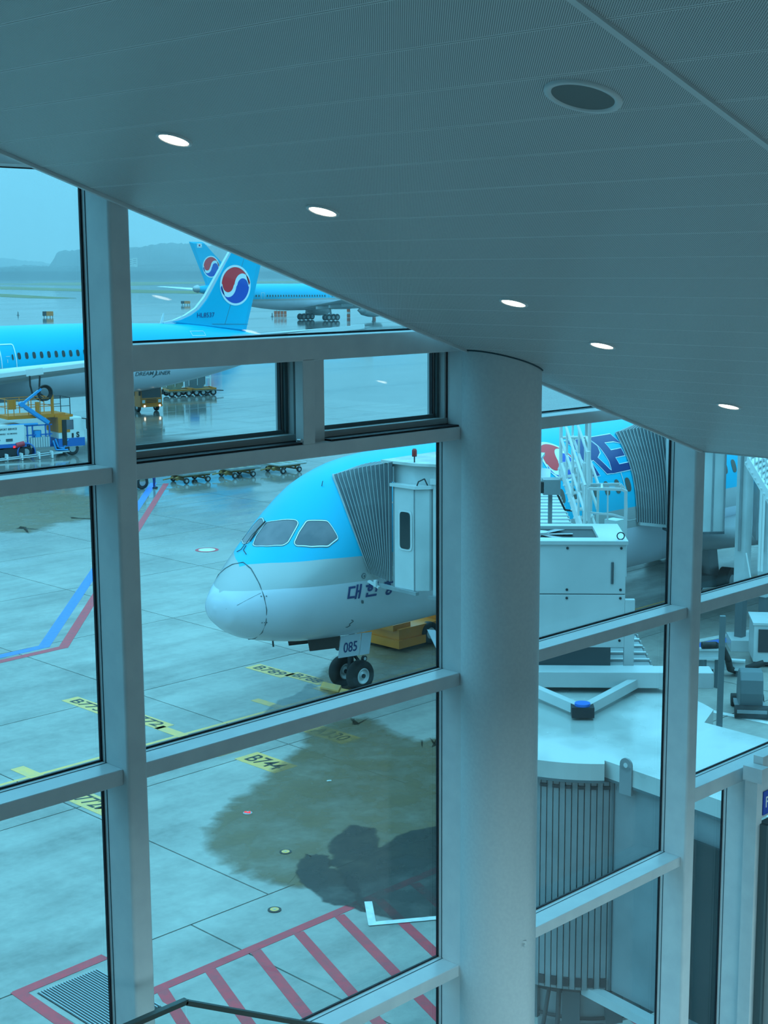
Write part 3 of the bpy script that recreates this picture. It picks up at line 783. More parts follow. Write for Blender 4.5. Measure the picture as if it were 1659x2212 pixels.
class Fus:
    """fuselage along +x (nose at x = 0), centre line y = 0, heights z above the ground"""
    def __init__(s, S, TOP, BOT, HW): s.S, s.T, s.B, s.H = S, TOP, BOT, HW
    def sec(s, x):
        f = smooth_interp if x > 0.6 else interp
        return f(x, s.S, s.T), f(x, s.S, s.B), f(x, s.S, s.H)
    def side(s, x, z, sg=-1, eps=0.0):
        t, b, hw = s.sec(x); zc = (t+b)/2; h = max((t-b)/2, 1e-4)
        k = max(0.0, 1-((z-zc)/h)**2); c = math.sqrt(k)
        n = Vector((0, sg*c/hw, (z-zc)/h/h)) if hw > 0 else Vector((0, sg, 0))
        n = n.normalized() if n.length > 0 else n
        return Vector((x, sg*hw*c, z)) + n*eps
    def mesh(s, stations, zb, zg, mats, name='fuselage'):
        b = MB(); N1, N2, N3 = 12, 4, 14; ring = []
        for x in stations:
            t, bo, hw = s.sec(x); zc = (t+bo)/2; h = max((t-bo)/2, 1e-4)
            def ang(z): return math.asin(max(-1, min(1, (z-zc)/h)))
            a0, a1, a2, a3 = PI/2, ang(zb(x)), ang(zg(x)), -PI/2
            A = [a0+(a1-a0)*i/N1 for i in range(N1)] + [a1+(a2-a1)*i/N2 for i in range(N2)] + [a2+(a3-a2)*i/N3 for i in range(N3+1)]
            P = [(x, -hw*math.cos(a), zc+h*math.sin(a)) for a in A]
            P += [(x, hw*math.cos(a), zc+h*math.sin(a)) for a in A[-2:0:-1]]
            ring.append(P)
        n = len(ring[0]); half = N1+N2+N3
        for r in ring: b.v += r
        for k in range(len(ring)-1):
            for i in range(n):
                j = (i+1) % n
                ii = i if i < half else n-1-i
                mi = 0 if ii < N1 else (1 if ii < N1+N2 else 2)
                b.f.append([k*n+i, k*n+j, (k+1)*n+j, (k+1)*n+i]); b.m.append(mi); b.smooth.append(True)
        me = bpy.data.meshes.new(name); me.from_pydata(b.v, [], b.f)
        for mt in mats: me.materials.append(mt)
        me.polygons.foreach_set('material_index', b.m); me.polygons.foreach_set('use_smooth', b.smooth)
        bm = bmesh.new(); bm.from_mesh(me)
        bmesh.ops.remove_doubles(bm, verts=bm.verts, dist=0.002)
        bmesh.ops.recalc_face_normals(bm, faces=bm.faces)
        bm.to_mesh(me); bm.free(); me.update()
        return me
    def at_angle(s, x, a, eps=0.0):
        t, b, hw = s.sec(x); zc = (t+b)/2; h = (t-b)/2
        n = Vector((0, -math.cos(a)*h, math.sin(a)*hw)).normalized()
        return Vector((x, -hw*math.cos(a), zc+h*math.sin(a))) + n*eps
    def pick(s, px, py, org):
        d = ray(px, py); k = 20.0/math.hypot(d.x, d.y)
        while k < 200:
            p = C0+d*k-org; k += 0.004
            if p.x <= 0: continue
            t, b, hw = s.sec(p.x); zc = (t+b)/2; h = (t-b)/2
            if h > 0 and hw > 0 and (p.y/hw)**2+((p.z-zc)/h)**2 <= 1: return (p.x, math.atan2((p.z-zc)/h, -p.y/hw))
        return None
    def decal_ang(s, b, name, mat, parent, eps=0.012, step=0.06):
        me = bpy.data.meshes.new(name); me.from_pydata([(v[0], v[1], 0) for v in b.v], [], b.f); me.materials.append(mat)
        bm = bmesh.new(); bm.from_mesh(me)
        for ax in (0, 1):
            vs = [v.co[ax] for v in bm.verts]; lo, hi = min(vs), max(vs); q = lo+step
            while q < hi:
                co = [0, 0, 0]; no = [0, 0, 0]; co[ax] = q; no[ax] = 1
                bmesh.ops.bisect_plane(bm, geom=bm.verts[:]+bm.edges[:]+bm.faces[:], plane_co=co, plane_no=no); q += step
        for v in bm.verts: v.co = s.at_angle(v.co.x, v.co.y, eps)
        bmesh.ops.triangulate(bm, faces=bm.faces); bm.to_mesh(me); bm.free()
        return link(name, me, parent)
    def decal(s, b, name, mats, parent, eps=0.012, sg=-1, step=0.12, cutx=False):
        """b: flat MB in (x = station, y = height); wrapped on the side of the body"""
        me = bpy.data.meshes.new(name); me.from_pydata([(v[0], v[1], 0) for v in b.v], [], b.f)
        for mt in (mats if isinstance(mats, (list, tuple)) else [mats]): me.materials.append(mt)
        me.polygons.foreach_set('material_index', b.m)
        bm = bmesh.new(); bm.from_mesh(me)
        ys_ = [v.co.y for v in bm.verts]; lo, hi = min(ys_), max(ys_)
        z = math.floor(lo/step)*step+step
        while z < hi:
            bmesh.ops.bisect_plane(bm, geom=bm.verts[:]+bm.edges[:]+bm.faces[:], plane_co=(0, z, 0), plane_no=(0, 1, 0)); z += step
        if cutx:
            xs_ = [v.co.x for v in bm.verts]; x = min(xs_)+cutx
            while x < max(xs_):
                bmesh.ops.bisect_plane(bm, geom=bm.verts[:]+bm.edges[:]+bm.faces[:], plane_co=(x, 0, 0), plane_no=(1, 0, 0)); x += cutx
        for v in bm.verts: v.co = s.side(v.co.x, v.co.y, sg, eps)
        bmesh.ops.triangulate(bm, faces=bm.faces)
        bm.to_mesh(me); bm.free(); me.update()
        return link(name, me, parent)

def outline(poly, wd):
    """closed ribbon following poly, wd wide, as flat MB"""
    b = MB(); n = len(poly)
    c = Vector((sum(p[0] for p in poly)/n, sum(p[1] for p in poly)/n))
    inn = []; out = []
    for i in range(n):
        p0, p, p1 = Vector(poly[i-1]), Vector(poly[i]), Vector(poly[(i+1) % n])
        d = ((p-p0).normalized()+(p1-p).normalized()); d = d.normalized() if d.length > 1e-6 else (p1-p).normalized()
        nn = Vector((-d.y, d.x))*wd/2
        inn.append(p-nn); out.append(p+nn)
    b.add([(q.x, q.y, 0) for q in inn+out], [(i, (i+1) % n, n+(i+1) % n, n+i) for i in range(n)])
    return b
def rounded(poly, r=0.08, k=4):
    out = []; n = len(poly)
    for i in range(n):
        p0, p, p1 = Vector(poly[i-1]), Vector(poly[i]), Vector(poly[(i+1) % n])
        a = p+(p0-p).normalized()*min(r, (p0-p).length*0.45); c = p+(p1-p).normalized()*min(r, (p1-p).length*0.45)
        for j in range(k+1):
            t = j/k; q = a*(1-t)**2+p*2*t*(1-t)+c*t*t; out.append((q.x, q.y))
    return out
def oval(cx, cy, w, h, n=14):
    return [(cx+w/2*math.copysign(abs(math.cos(a))**0.7, math.cos(a)), cy+h/2*math.copysign(abs(math.sin(a))**0.7, math.sin(a))) for a in [2*PI*i/n for i in range(n)]]
def flatpoly(poly, mi=0): b = MB(); b.ngon([(p[0], p[1], 0) for p in poly], mi); return b

def swirl(R, tilt):
    """round mark: white disc, red lobe above, blue lobe below, white wave between; returns three flat polygons"""
    ct, st_ = math.cos(tilt), math.sin(tilt)
    rot2 = lambda P: [(x*ct-y*st_, x*st_+y*ct) for x, y in P]
    disc = [(R*1.10*math.cos(a), R*1.10*math.sin(a)) for a in [2*PI*i/48 for i in range(48)]]
    Ro = R*0.98; g = R*0.12
    P = [(Ro*math.cos(a), Ro*math.sin(a)) for a in [PI-PI*0.97*i/30 for i in range(31)]]
    P += [(R/2+(R/2+g*0.6)*math.cos(a), (R/2+g*1.6)*math.sin(a)+0) for a in [0.35+(PI-0.45)*i/16 for i in range(17)] if True]
    P += [(-R/2-g*0.25+(R/2-g*0.9)*math.cos(a), (R/2-g*0.6)*math.sin(a)) for a in [-0.1-(PI-0.2)*i/16 for i in range(17)]]
    red = rot2(P); blue = [(-x, -y) for x, y in red]
    return disc, red, blue

def wing_mesh(pts_top, thick, mat_i=0):
    """pts: list of (leading edge point, trailing edge point) from root to tip; lens section"""
    b = MB(); n = len(pts_top); prof = [(0, 0), (0.04, .35), (0.15, .5), (0.4, .5), (0.7, .3), (1, 0.02), (1, -0.02), (0.7, -.2), (0.4, -.4), (0.15, -.42), (0.04, -.28)]
    for (le, te), th in zip(pts_top, thick):
        le, te = Vector(le), Vector(te)
        for f, h in prof: p = le.lerp(te, f); b.v.append((p.x, p.y, p.z+h*th))
    m_ = len(prof)
    for k in range(n-1):
        for i in range(m_):
            j = (i+1) % m_; b.f.append([k*m_+i, k*m_+j, (k+1)*m_+j, (k+1)*m_+i]); b.m.append(mat_i); b.smooth.append(True)
    for k in (0, n-1): b.f.append([k*m_+i for i in range(m_)]); b.m.append(mat_i); b.smooth.append(False)
    return b

def plan_thick(poly, th, axis='fin'):
    """flat fin in x/z with thickness in y, sharper edges"""
    b = MB(); n = len(poly)
    c = (sum(p[0] for p in poly)/n, sum(p[1] for p in poly)/n)
    inner = [(c[0]+(p[0]-c[0])*0.86, c[1]+(p[1]-c[1])*0.94) for p in poly]
    for sg in (-1, 1):
        b.add([(p[0], sg*th/2, p[1]) for p in inner], [list(range(n))])
        b.add([(p[0], 0, p[1]) for p in poly]+[(p[0], sg*th/2, p[1]) for p in inner], [(i, (i+1) % n, n+(i+1) % n, n+i) for i in range(n)])
    return b

def wheel(c, r, wd, parent, name='wheel', hubside=-1):
    c = Vector(c); b = MB()
    b.lathe([(r*0.52, -wd*0.42), (r*0.72, -wd/2), (r*0.9, -wd*0.46), (r*0.985, -wd*0.3), (r, 0), (r*0.985, wd*0.3), (r*0.9, wd*0.46), (r*0.72, wd/2), (r*0.52, wd*0.42)], c, 'Y', 36)
    o = b.build(name, M['tyre'], parent)
    h = MB(); h.lathe([(r*0.53, -wd*0.40), (r*0.47, -wd*0.47), (r*0.42, -wd*0.30), (r*0.22, -wd*0.24), (r*0.2, -wd*0.36), (0.001, -wd*0.36)], c, 'Y', 28)
    h.lathe([(r*0.53, wd*0.40), (r*0.47, wd*0.47), (r*0.42, wd*0.30), (r*0.22, wd*0.24), (r*0.2, wd*0.36), (0.001, wd*0.36)], c, 'Y', 28)
    h.build('hub', M['hub'], o)
    return o

def engine(parent, c, R, L):
    x, y, z = c; b = MB()
    b.lathe([(R*0.80, 0.30), (R*0.84, 0.05), (R*0.93, 0), (R*1.0, 0.25*R), (R*1.06, L*0.3), (R*1.0, L*0.6), (R*0.80, L*0.85), (R*0.72, L*0.95), (R*0.60, L*0.95), (R*0.45, L*1.05), (R*0.1, L*1.22)], c, 'X', 40)
    e = b.build('engine', M['ac_grey'], parent)
    f = MB(); f.lathe([(R*0.80, 0.3), (R*0.25, 0.55), (R*0.2, 0.35), (0.001, 0.1)], c, 'X', 40); f.build('fan', M['dark_metal'], e)
    return e

# ---- near aeroplane ------------------------------------------------
NX, NY = 26.97, 34.46
S_ = [0, .05, .2, .5, 1, 1.8, 2.5, 3.2, 4.5, 6, 8, 10, 12, 40, 46, 52, 58, 61.5, 62.5]
F1 = Fus(S_, [3.59, 3.83, 4.07, 4.36, 4.75, 5.32, 5.93, 6.53, 7.31, 7.68, 7.82, 7.86, 7.88, 7.88, 7.85, 7.7, 7.3, 6.9, 6.7],
         [3.59, 3.29, 3.04, 2.79, 2.54, 2.33, 2.19, 2.09, 1.99, 1.93, 1.93, 1.95, 1.97, 1.97, 2.3, 3.4, 5.0, 5.9, 6.2],
         [0.0, .3, .71, .99, 1.35, 1.86, 2.1, 2.3, 2.6, 2.77, 2.86, 2.88, 2.885, 2.885, 2.8, 2.1, 1.1, .5, .25])
P1 = thing('airliner', 'sky-blue and white wide-body airliner docked nose-left at the jet bridge in the middle window', 'aeroplane', (NX, NY, 0))
zb1 = lambda x: interp(x, [0, 1.0, 1.11, 1.4, 1.92, 2.7, 46, 62], [4.85, 4.82, 4.83, 4.91, 4.95, 5.01, 5.03, 6.0])
zg1 = lambda x: interp(x, [0, .27, .42, .88, 1.5, 46, 62], [4.15, 4.14, 4.17, 4.2, 4.24, 4.23, 5.6])
stn = [0, .01, .03, .06, .1, .15, .2, .28, .36, .44, .52, .6, .7, .8, .9, 1.0, 1.15, 1.3, 1.5, 1.7, 1.9, 2.1, 2.3, 2.5, 2.75, 3.0, 3.25, 3.5, 3.8, 4.2, 4.6, 5, 5.5, 6, 6.6, 7.2, 8, 9, 10, 12, 16, 20, 26, 32, 38, 40, 42, 44, 46, 48, 50, 52, 54, 56, 58, 60, 61.5, 62.5]
link('fuselage', F1.mesh(stn, zb1, zg1, [M['ac_blue'], M['ac_grey'], M['ac_white']]), P1)
def decal1(poly, name, mt, eps=0.012, parent=None, **kw): return F1.decal(flatpoly(poly), name, mt, parent or P1, eps, **kw)
# radome joint, lightning strip
b = MB(); pts = []
for sg in (-1, 1):
    pts = []
    for x, z in ((1.15, 4.87), (1.08, 4.75), (1.01, 4.6), (0.96, 4.37), (0.93, 4.01), (0.94, 3.63), (0.97, 3.22), (1.02, 2.87), (1.09, 2.6), (1.15, 2.50)):
        pts.append(F1.side(x, z, sg, 0.004))
    b.tube(pts, 0.016, 6)
b.build('radome_seam', M['seam'], P1)
b = MB(); b.tube([F1.side(x, z, -1, 0.002) for x, z in ((0.1, 3.66), (0.3, 3.80), (0.6, 3.98), (0.89, 4.13))], 0.005, 6); b.build('lightning_strip', M['seam'], P1)
# flight deck windows
W3 = [(2.27, 5.37), (2.27, 5.47), (2.86, 6.03), (3.26, 6.06), (3.33, 5.62), (2.95, 5.36)]
W2 = [(1.76, 5.27), (2.03, 5.36), (2.15, 5.46), (2.70, 5.98), (2.66, 6.05), (2.40, 5.93), (1.77, 5.31)]
W1 = [(1.70, 5.24), (1.73, 5.28), (2.40, 5.90), (2.62, 6.07), (2.50, 6.02), (1.95, 5.50)]
crop = lambda P: [(x/2.86+420, y/2.86+940) for x, y in P]
WS = [[(292, 652), (302, 673), (330, 670), (380, 612), (432, 548), (422, 515), (402, 517), (348, 575)],
      [(360, 681), (378, 630), (440, 541), (500, 532), (630, 527), (642, 547), (577, 665), (545, 684), (450, 689), (380, 689)],
      [(613, 668), (645, 600), (692, 531), (760, 529), (822, 532), (888, 637), (824, 688), (720, 691), (628, 686)]]
for poly in WS:
    P_ = [F1.pick(x, y, Vector((NX, NY, 0))) for x, y in crop(poly)]
    pr = rounded([(a_, c_) for a_, c_ in P_ if a_ is not None], 0.05)
    f = F1.decal_ang(outline(pr, 0.036), 'window_frame', M['seam'], P1, 0.010)
    F1.decal_ang(outline(pr, 0.016), 'sealant_line', M['ac_edge'], f, 0.016)
    F1.decal_ang(flatpoly(pr), 'flight_deck_window', M['cockpit_glass'], P1, 0.006)
def ap_(x, y, e): r_ = F1.pick(x, y, Vector((NX, NY, 0))); return F1.at_angle(r_[0], r_[1], e)
for pts, r_, e in (([(529, 1178), (521, 1189), (512, 1194)], .012, .03), ([(532, 1180), (526, 1190), (532, 1199)], .012, .03), ([(541, 1172), (556, 1148), (574, 1129)], .022, .05), ([(531, 1180), (545, 1160), (558, 1146)], .010, .06)):
    b = MB(); b.tube([ap_(x, y, e) for x, y in pts], r_, 6); b.build('wiper', M['black_line'], P1)
# small fittings
b = MB()
for x, z in ((3.93, 3.57), (3.95, 3.52)): p = F1.side(x, z, -1, 0); b.cyl(p, p+Vector((0, -0.05, 0)), 0.03, 10)
b.build('static_port', M['seam'], P1)
p = F1.side(3.85, 4.40, -1, 0.0); q = MB(); q.cyl(p, F1.side(3.85, 4.40, -1, 0.02), 0.085, 20); o = q.build('sensor_plate', M['seam'], P1)
q = MB(); q.cyl(F1.side(3.85, 4.40, -1, 0.02), F1.side(3.85, 4.40, -1, 0.026), 0.065, 20); q.build('face', M['ac_grey'], o)
q = MB(); q.cyl(F1.side(3.85, 4.40, -1, 0.02), F1.side(3.85, 4.40, -1, 0.045), 0.03, 12); q.build('probe', M['seam'], o)
p = F1.side(3.93, 6.97, -1, 0); MB().bar(p, p+Vector((0.02, -0.03, 0.16)), 0.03, 0.02).build('probe', M['seam'], P1)
MB().bar((1.97, -0.35, 2.34), (1.99, -0.35, 2.14), 0.05, 0.03).build('drain_mast', M['black_line'], P1)
b = MB(); b.tube([F1.side(x, z, -1, .01) for x, z in ((3.86, 2.92), (3.92, 2.90), (3.97, 2.86), (3.93, 2.80), (3.90, 2.76), (3.98, 2.70), (3.93, 2.64), (3.86, 2.65))], 0.012, 6); b.build('service_mark', M['seam'], P1)
for (x, z) in ((0.95, 4.02), (0.95, 3.22)):
    for k in range(3): MB().add([F1.side(x+dx-0.1+k*0.06, z+dz, -1, 0.012) for dx, dz in ((0, 0), (0.03, 0), (0.03, 0.03), (0, 0.03))], [(0, 1, 2, 3)]).build('latch_mark', M['seam'], P1)
# cabin windows, doors
wb = flatpoly(oval(0, 5.84, 0.30, 0.50))
first = None
for k in range(66):
    x = 8.02+0.64*k
    if abs(x-17.9) < 0.9 or abs(x-32) < 0.9: continue
    if first is None or x < 12.8:
        t = MB(); t.v = [(v[0]+x, v[1], v[2]) for v in wb.v]; t.f = wb.f; t.m = wb.m
        first = F1.decal(t, 'cabin_window', M['cabin_glass'], P1, 0.010, step=0.06); fx = x
        continue
    for sg in (0,):
        o = first.copy(); COL.objects.link(o); o.parent = P1; o.location = (x-fx, 0, 0)
for x0 in (5.0, 17.3, 31.5, 48.0):
    F1.decal(outline(rounded([(x0-0.55, 4.55), (x0+0.55, 4.55), (x0+0.55, 6.45), (x0-0.55, 6.45)], 0.15), 0.04), 'door_outline', M['ac_edge'], P1, 0.014, step=0.1)
# lettering: large Roman letters, round mark for the O, small Korean name below
def letter(polys, x0, name='lettering'):
    w_ = MB(); bl = MB()
    for poly in polys:
        P = [(x0+a, c) for a, c in poly]
        bl.ngon([(a, c, 0) for a, c in P])
    o = F1.decal(bl, name, M['navy'], P1, 0.016, step=0.07, cutx=0.3)
    for poly in polys:
        P = [(x0+a, c) for a, c in poly]
        F1.decal(outline(P, 0.06), 'letter_edge', M['logo_white'], o, 0.013, step=0.07, cutx=0.3)
Z0, Z1 = 6.30, 7.50
letter([[(0, Z0), (.5, Z0), (.42, Z0+.45), (.62, Z0+.62), (.98, Z0), (1.6, Z0), (.98, Z0+.72), (1.5, Z1), (1.0, Z1), (.42, Z0+.75), (.48, Z1), (0, Z1), (.1, Z0+.6)]], 11.1)
disc, red, blue = swirl(0.72, math.radians(0))
for P_, mt, e in ((disc, 'logo_white', 0.012), (red, 'logo_red', 0.018), (blue, 'logo_blue', 0.018)):
    F1.decal(flatpoly([(13.75+x*1.05, 6.92+y*0.80) for x, y in P_]), 'round_mark', M[mt], P1, e, step=0.07, cutx=0.3)
letter([[(-.02, Z0), (.62, Z0), (.48, Z0+.5), (.66, Z0+.52), (1.05, Z0+.02), (1.55, Z0+.0), (1.30, Z0+.15), (.98, Z0+.58), (1.28, Z0+.72), (1.42, Z0+.92), (1.30, Z1-.08), (.95, Z1), (0, Z1), (.10, Z1-.2), (.10, Z0+.3)]], 14.9)
letter([[(.0, Z0), (1.42, Z0+.04), (1.60, Z0+.32), (1.38, Z0+.28), (.62, Z0+.26), (.60, Z0+.50), (1.20, Z0+.52), (1.26, Z0+.76), (.62, Z0+.74), (.62, Z1-.20), (1.15, Z1-.2), (1.45, Z1-.28), (1.42, Z1+.02), (.02, Z1), (.14, Z1-.3), (.14, Z0+.4)]], 16.25)
letter([[(.0, Z0), (.45, Z0), (.55, Z0+.32), (1.05, Z0+.32), (1.12, Z0), (1.6, Z0), (1.05, Z1), (.6, Z1)]], 18.3)
letter([[(.0, Z0), (.4, Z0), (.4, Z0+.75), (1.1, Z0), (1.5, Z0), (1.5, Z1), (1.1, Z1), (1.1, Z0+.5), (.45, Z1), (0, Z1)]], 20.2)
def strokes(segs, x0, z0, k=1.0, wd=0.07, name='korean_letter'):
    b = MB()
    for s_0 in segs:
        if s_0[0] == 'o':
            _, cx, cy, r = s_0; P = [(x0+(cx+r*math.cos(a))*k, z0+(cy+r*0.8*math.sin(a))*k) for a in [2*PI*i/20 for i in range(20)]]
            q = outline(P, wd)
            b.add(q.v, q.f)
        else:
            (a, c, d, e) = s_0; p, q = Vector((a, c)), Vector((d, e)); u = (q-p).normalized(); n = Vector((-u.y, u.x))*wd/2/k
            p = p-u*wd/2/k; q = q+u*wd/2/k
            b.ngon([(x0+t.x*k, z0+t.y*k, 0) for t in (p+n, q+n, q-n, p-n)])
    return F1.decal(b, name, M['navy'], P1, 0.014, step=0.1)
strokes([(0.03, .36, .20, .36), (0.03, .04, .03, .36), (0.03, .04, .22, .04), (.30, 0, .30, .40), (.30, .21, .42, .21), (.42, 0, .42, .40)], 3.35, 3.72)
strokes([(.10, .42, .18, .42), (0.0, .36, .28, .36), ('o', .14, .26, .07), (.38, .16, .38, .42), (.38, .30, .46, .30), (.06, 0.02, .40, 0.02), (.06, .02, .06, .10)], 3.99, 3.70)
strokes([(.10, .42, .18, .42), (0.0, .36, .28, .36), ('o', .14, .26, .07), (.38, .18, .38, .42), (.38, .30, .46, .30), ('o', .22, .04, .09)], 4.68, 3.70)
# nose gear
ng = thing('nose_gear', None, None); ng.parent = P1; ng.location = (0, 0, 0)
for k_ in ('label', 'category'):
    if k_ in ng: del ng[k_]
GX = 5.62
b = MB(); b.cyl((GX-0.05, 0, 0.55), (GX+0.10, 0, 2.5), 0.10, 16); b.cyl((GX, -0.62, 0.52), (GX, 0.62, 0.52), 0.07, 14); b.bar((GX+0.05, 0, 1.2), (GX+0.35, 0, 0.85), 0.08); b.bar((GX+0.35, 0, 0.85), (GX+0.02, 0, 0.6), 0.07); b.bar((GX-0.1, 0, 1.6), (GX-1.6, 0, 2.2), 0.09)
b.build('strut', M['dark_metal'], ng)
b = MB(); b.cyl((GX-0.42, -0.2, 1.42), (GX-0.30, -0.2, 1.40), 0.11, 14); b.cyl((GX-0.42, 0.2, 1.42), (GX-0.30, 0.2, 1.40), 0.11, 14); b.bar((GX-0.3, -0.25, 1.4), (GX, 0.2, 1.45), 0.06); b.build('taxi_light', M['dark_metal'], ng)
q = MB(); q.cyl((GX+0.23, -0.42, 1.03), (GX+0.23, -0.34, 1.03), 0.10, 18); q.build('towing_lug', M['dark_metal'], ng)
q = MB(); q.cyl((GX+0.23, -0.43, 1.03), (GX+0.23, -0.42, 1.03), 0.055, 18); q.build('pin', M['hub'], ng)
wheel((GX, -0.42, 0.51), 0.51, 0.40, P1, 'nose_wheel'); wheel((GX, 0.42, 0.51), 0.51, 0.40, P1, 'nose_wheel')
def quad(pts, name, mt, parent, th=0.03, nrm_=(0, 1, 0)):
    n = Vector(nrm_)*th; b = MB(); k = len(pts)
    b.add([Vector(p) for p in pts]+[Vector(p)+n for p in pts], [list(range(k)), list(range(k, 2*k))[::-1]]+[(i, (i+1) % k, k+(i+1) % k, k+i) for i in range(k)])
    return b.build(name, mt, parent)
dA = quad([(4.71, -0.50, 2.0), (5.62, -0.50, 1.95), (5.49, -0.50, 1.23), (4.60, -0.50, 1.30)], 'gear_door', M['ac_white'], P1)
tm = text_mb('085', 0.50, bold=0.004, width=0.60); place(tm, (4.80, -0.512, 1.44), (1, 0, -0.05), (0.10, 0, 0.92)); tm.build('lettering', M['navy'], dA)
quad([(5.66, -0.50, 1.94), (6.10, -0.50, 1.90), (5.97, -0.50, 1.19), (5.53, -0.50, 1.22)], 'gear_door', M['ac_white'], P1)
quad([(3.30, -0.50, 2.12), (4.68, -0.50, 2.02), (4.62, -0.50, 1.64), (3.38, -0.50, 1.76)], 'bay_door', M['bay_brown'], P1)
quad([(3.30, 0.50, 2.12), (4.68, 0.50, 2.02), (4.62, 0.50, 1.64), (3.38, 0.50, 1.76)], 'bay_door', M['bay_brown'], P1)
# ground power hatch and cables
quad([(7.15, -2.0, 2.05), (7.48, -2.05, 1.98), (7.55, -2.35, 1.45), (7.24, -2.35, 1.42)], 'service_hatch', M['ac_white'], P1, 0.02)
# wings, tail, engines, main gear (mostly beyond the frame)
for sg in (-1, 1):
    wing_mesh([((20.5, sg*2.4, 3.1), (33.5, sg*2.4, 3.3)), ((26.5, sg*9, 4.0), (34.5, sg*9, 4.2)), ((37.5, sg*24, 5.6), (40.5, sg*24, 5.7)), ((41.5, sg*30, 6.6), (42.2, sg*30, 6.6))], [1.3, .9, .35, .06]).build('wing', M['ac_wing'], P1)
    wing_mesh([((53.5, sg*0.8, 6.1), (59.5, sg*0.8, 6.1)), ((59.6, sg*9.6, 7.0), (61.6, sg*9.6, 7.0))], [.5, .1]).build('tailplane', M['ac_wing'], P1)
    engine(P1, (19.5, sg*9.9, 2.55), 1.55, 5.2)
    g_ = MB(); g_.cyl((31.4, sg*4.9, 0.7), (31.4, sg*4.2, 3.4), 0.18, 14); g_.bar((30.6, sg*4.9, 0.68), (32.2, sg*4.9, 0.68), 0.22); g_.build('main_gear_leg', M['dark_metal'], P1)
    for dx in (-0.75, 0.75):
        for dy in (-0.55, 0.55): wheel((31.4+dx, sg*4.9+dy, 0.68), 0.68, 0.5, P1, 'main_wheel')
f_ = plan_thick([(47.5, 7.7), (51, 8.6), (58.3, 17.0), (61.6, 17.0), (60.0, 7.2)], 0.5); f_.build('tail_fin', M['ac_blue'], P1)

# ---- second aeroplane, tail towards the right, farther out --------------
K2 = 1.145; U0 = 31.0; YA = 117.0
F2 = Fus([0, .3, 1, 2.5, 4.5, 8, 12, 44, 51.6, 57.9, 62.4, 66.3, 70.3, 73.5], [5.0, 5.6, 6.2, 7.6, 8.4, 8.8, 8.85, 8.84, 8.66, 8.39, 7.84, 7.25, 6.62, 6.1],
         [5.0, 4.4, 3.6, 2.9, 2.5, 2.15, 2.08, 2.10, 2.20, 2.90, 3.62, 4.45, 5.15, 5.6], [0, .8, 1.6, 2.5, 2.95, 3.25, 3.3, 3.3, 3.2, 2.75, 2.05, 1.35, .72, .25])
P2 = thing('airliner', 'sky-blue and white airliner with registration HL8537, its tail fin seen through the upper window', 'aeroplane', (U0, YA, 0))
zb2 = lambda x: interp(x, [0, 4, 46, 60, 74], [5.2, 5.25, 5.40, 6.1, 6.3]); zg2 = lambda x: interp(x, [0, 4, 46, 60, 74], [4.4, 4.85, 5.02, 5.9, 6.1])
link('fuselage', F2.mesh([0, .1, .3, .6, 1, 1.6, 2.5, 3.5, 4.5, 6, 8, 10, 12, 20, 28, 36, 40, 44, 46, 48, 50, 52, 54, 56, 58, 60, 62, 64, 66, 68, 70, 72, 73.5], zb2, zg2, [M['ac_blue'], M['ac_grey'], M['ac_white']]), P2)
fin = [(55.3, 8.45), (56.5, 8.62), (57.9, 9.05), (59.3, 9.75), (60.4, 10.8), (63.7, 15.2), (66.4, 18.7), (69.6, 18.7), (67.6, 14.06), (65.45, 7.35)]
fo = plan_thick(fin, 0.42).build('tail_fin', M['ac_blue'], P2)
le = MB()
for a, c in zip(fin[:6], fin[1:7]): le.bar((a[0]-0.10, 0, a[1]+0.02), (c[0]-0.10, 0, c[1]+0.02), 0.34, 0.34)
le.build('leading_edge', M['ac_white'], P2)
MB().bar((61.0, -0.24, 8.3), (65.6, -0.24, 8.15), 0.02, 0.03).build('rudder_root_line', M['seam'], fo)
MB().bar((62.6, -0.22, 8.2), (66.8, -0.2, 18.5), 0.015, 0.03).build('rudder_hinge_line', M['seam'], fo)
disc, red, blue = swirl(1.82, math.radians(-6))
for P_, mt, e in ((disc, 'logo_white', 0.24), (red, 'logo_red', 0.25), (blue, 'logo_blue', 0.25)):
    b = MB(); b.ngon([(64.05+x*0.98, -e, 12.05+y) for x, y in P_]); o = b.build('round_mark', M[mt], P2)
    bm = bmesh.new(); bm.from_mesh(o.data); bmesh.ops.triangulate(bm, faces=bm.faces); bm.to_mesh(o.data); bm.free()
place(text_mb('HL8537', 0.66, bold=0.0, width=2.15), (59.15, -0.26, 8.98), (1, 0, 0), (0.05, 0, 1)).build('lettering', M['navy'], P2)
tm = text_mb('DREAM', 0.52, bold=0.004, width=2.05); tm.v = [(v[0]+49.75, v[1]+3.92, 0) for v in tm.v]; F2.decal(tm, 'lettering', M['seam'], P2, 0.03, step=0.2)
tm = text_mb('LINER', 0.52, bold=0.004, width=1.75); tm.v = [(v[0]+52.15, v[1]+3.86, 0) for v in tm.v]; F2.decal(tm, 'lettering', M['seam'], P2, 0.03, step=0.2)
b = MB(); P_ = [(51.86+0.30*math.cos(a), 4.08+0.42*math.sin(a)) for a in [-1.5+i*0.3 for i in range(11)]]
P_ += [(51.78+0.28*math.cos(a), 4.10+0.40*math.sin(a)) for a in [1.5-i*0.3 for i in range(11)]]
F2.decal(flatpoly(P_), 'lettering', M['seam'], P2, 0.03, step=0.2)
wb = flatpoly(oval(0, 6.33, 0.33, 0.58)); wb2 = outline(oval(0, 6.33, 0.42, 0.68), 0.05); first = None
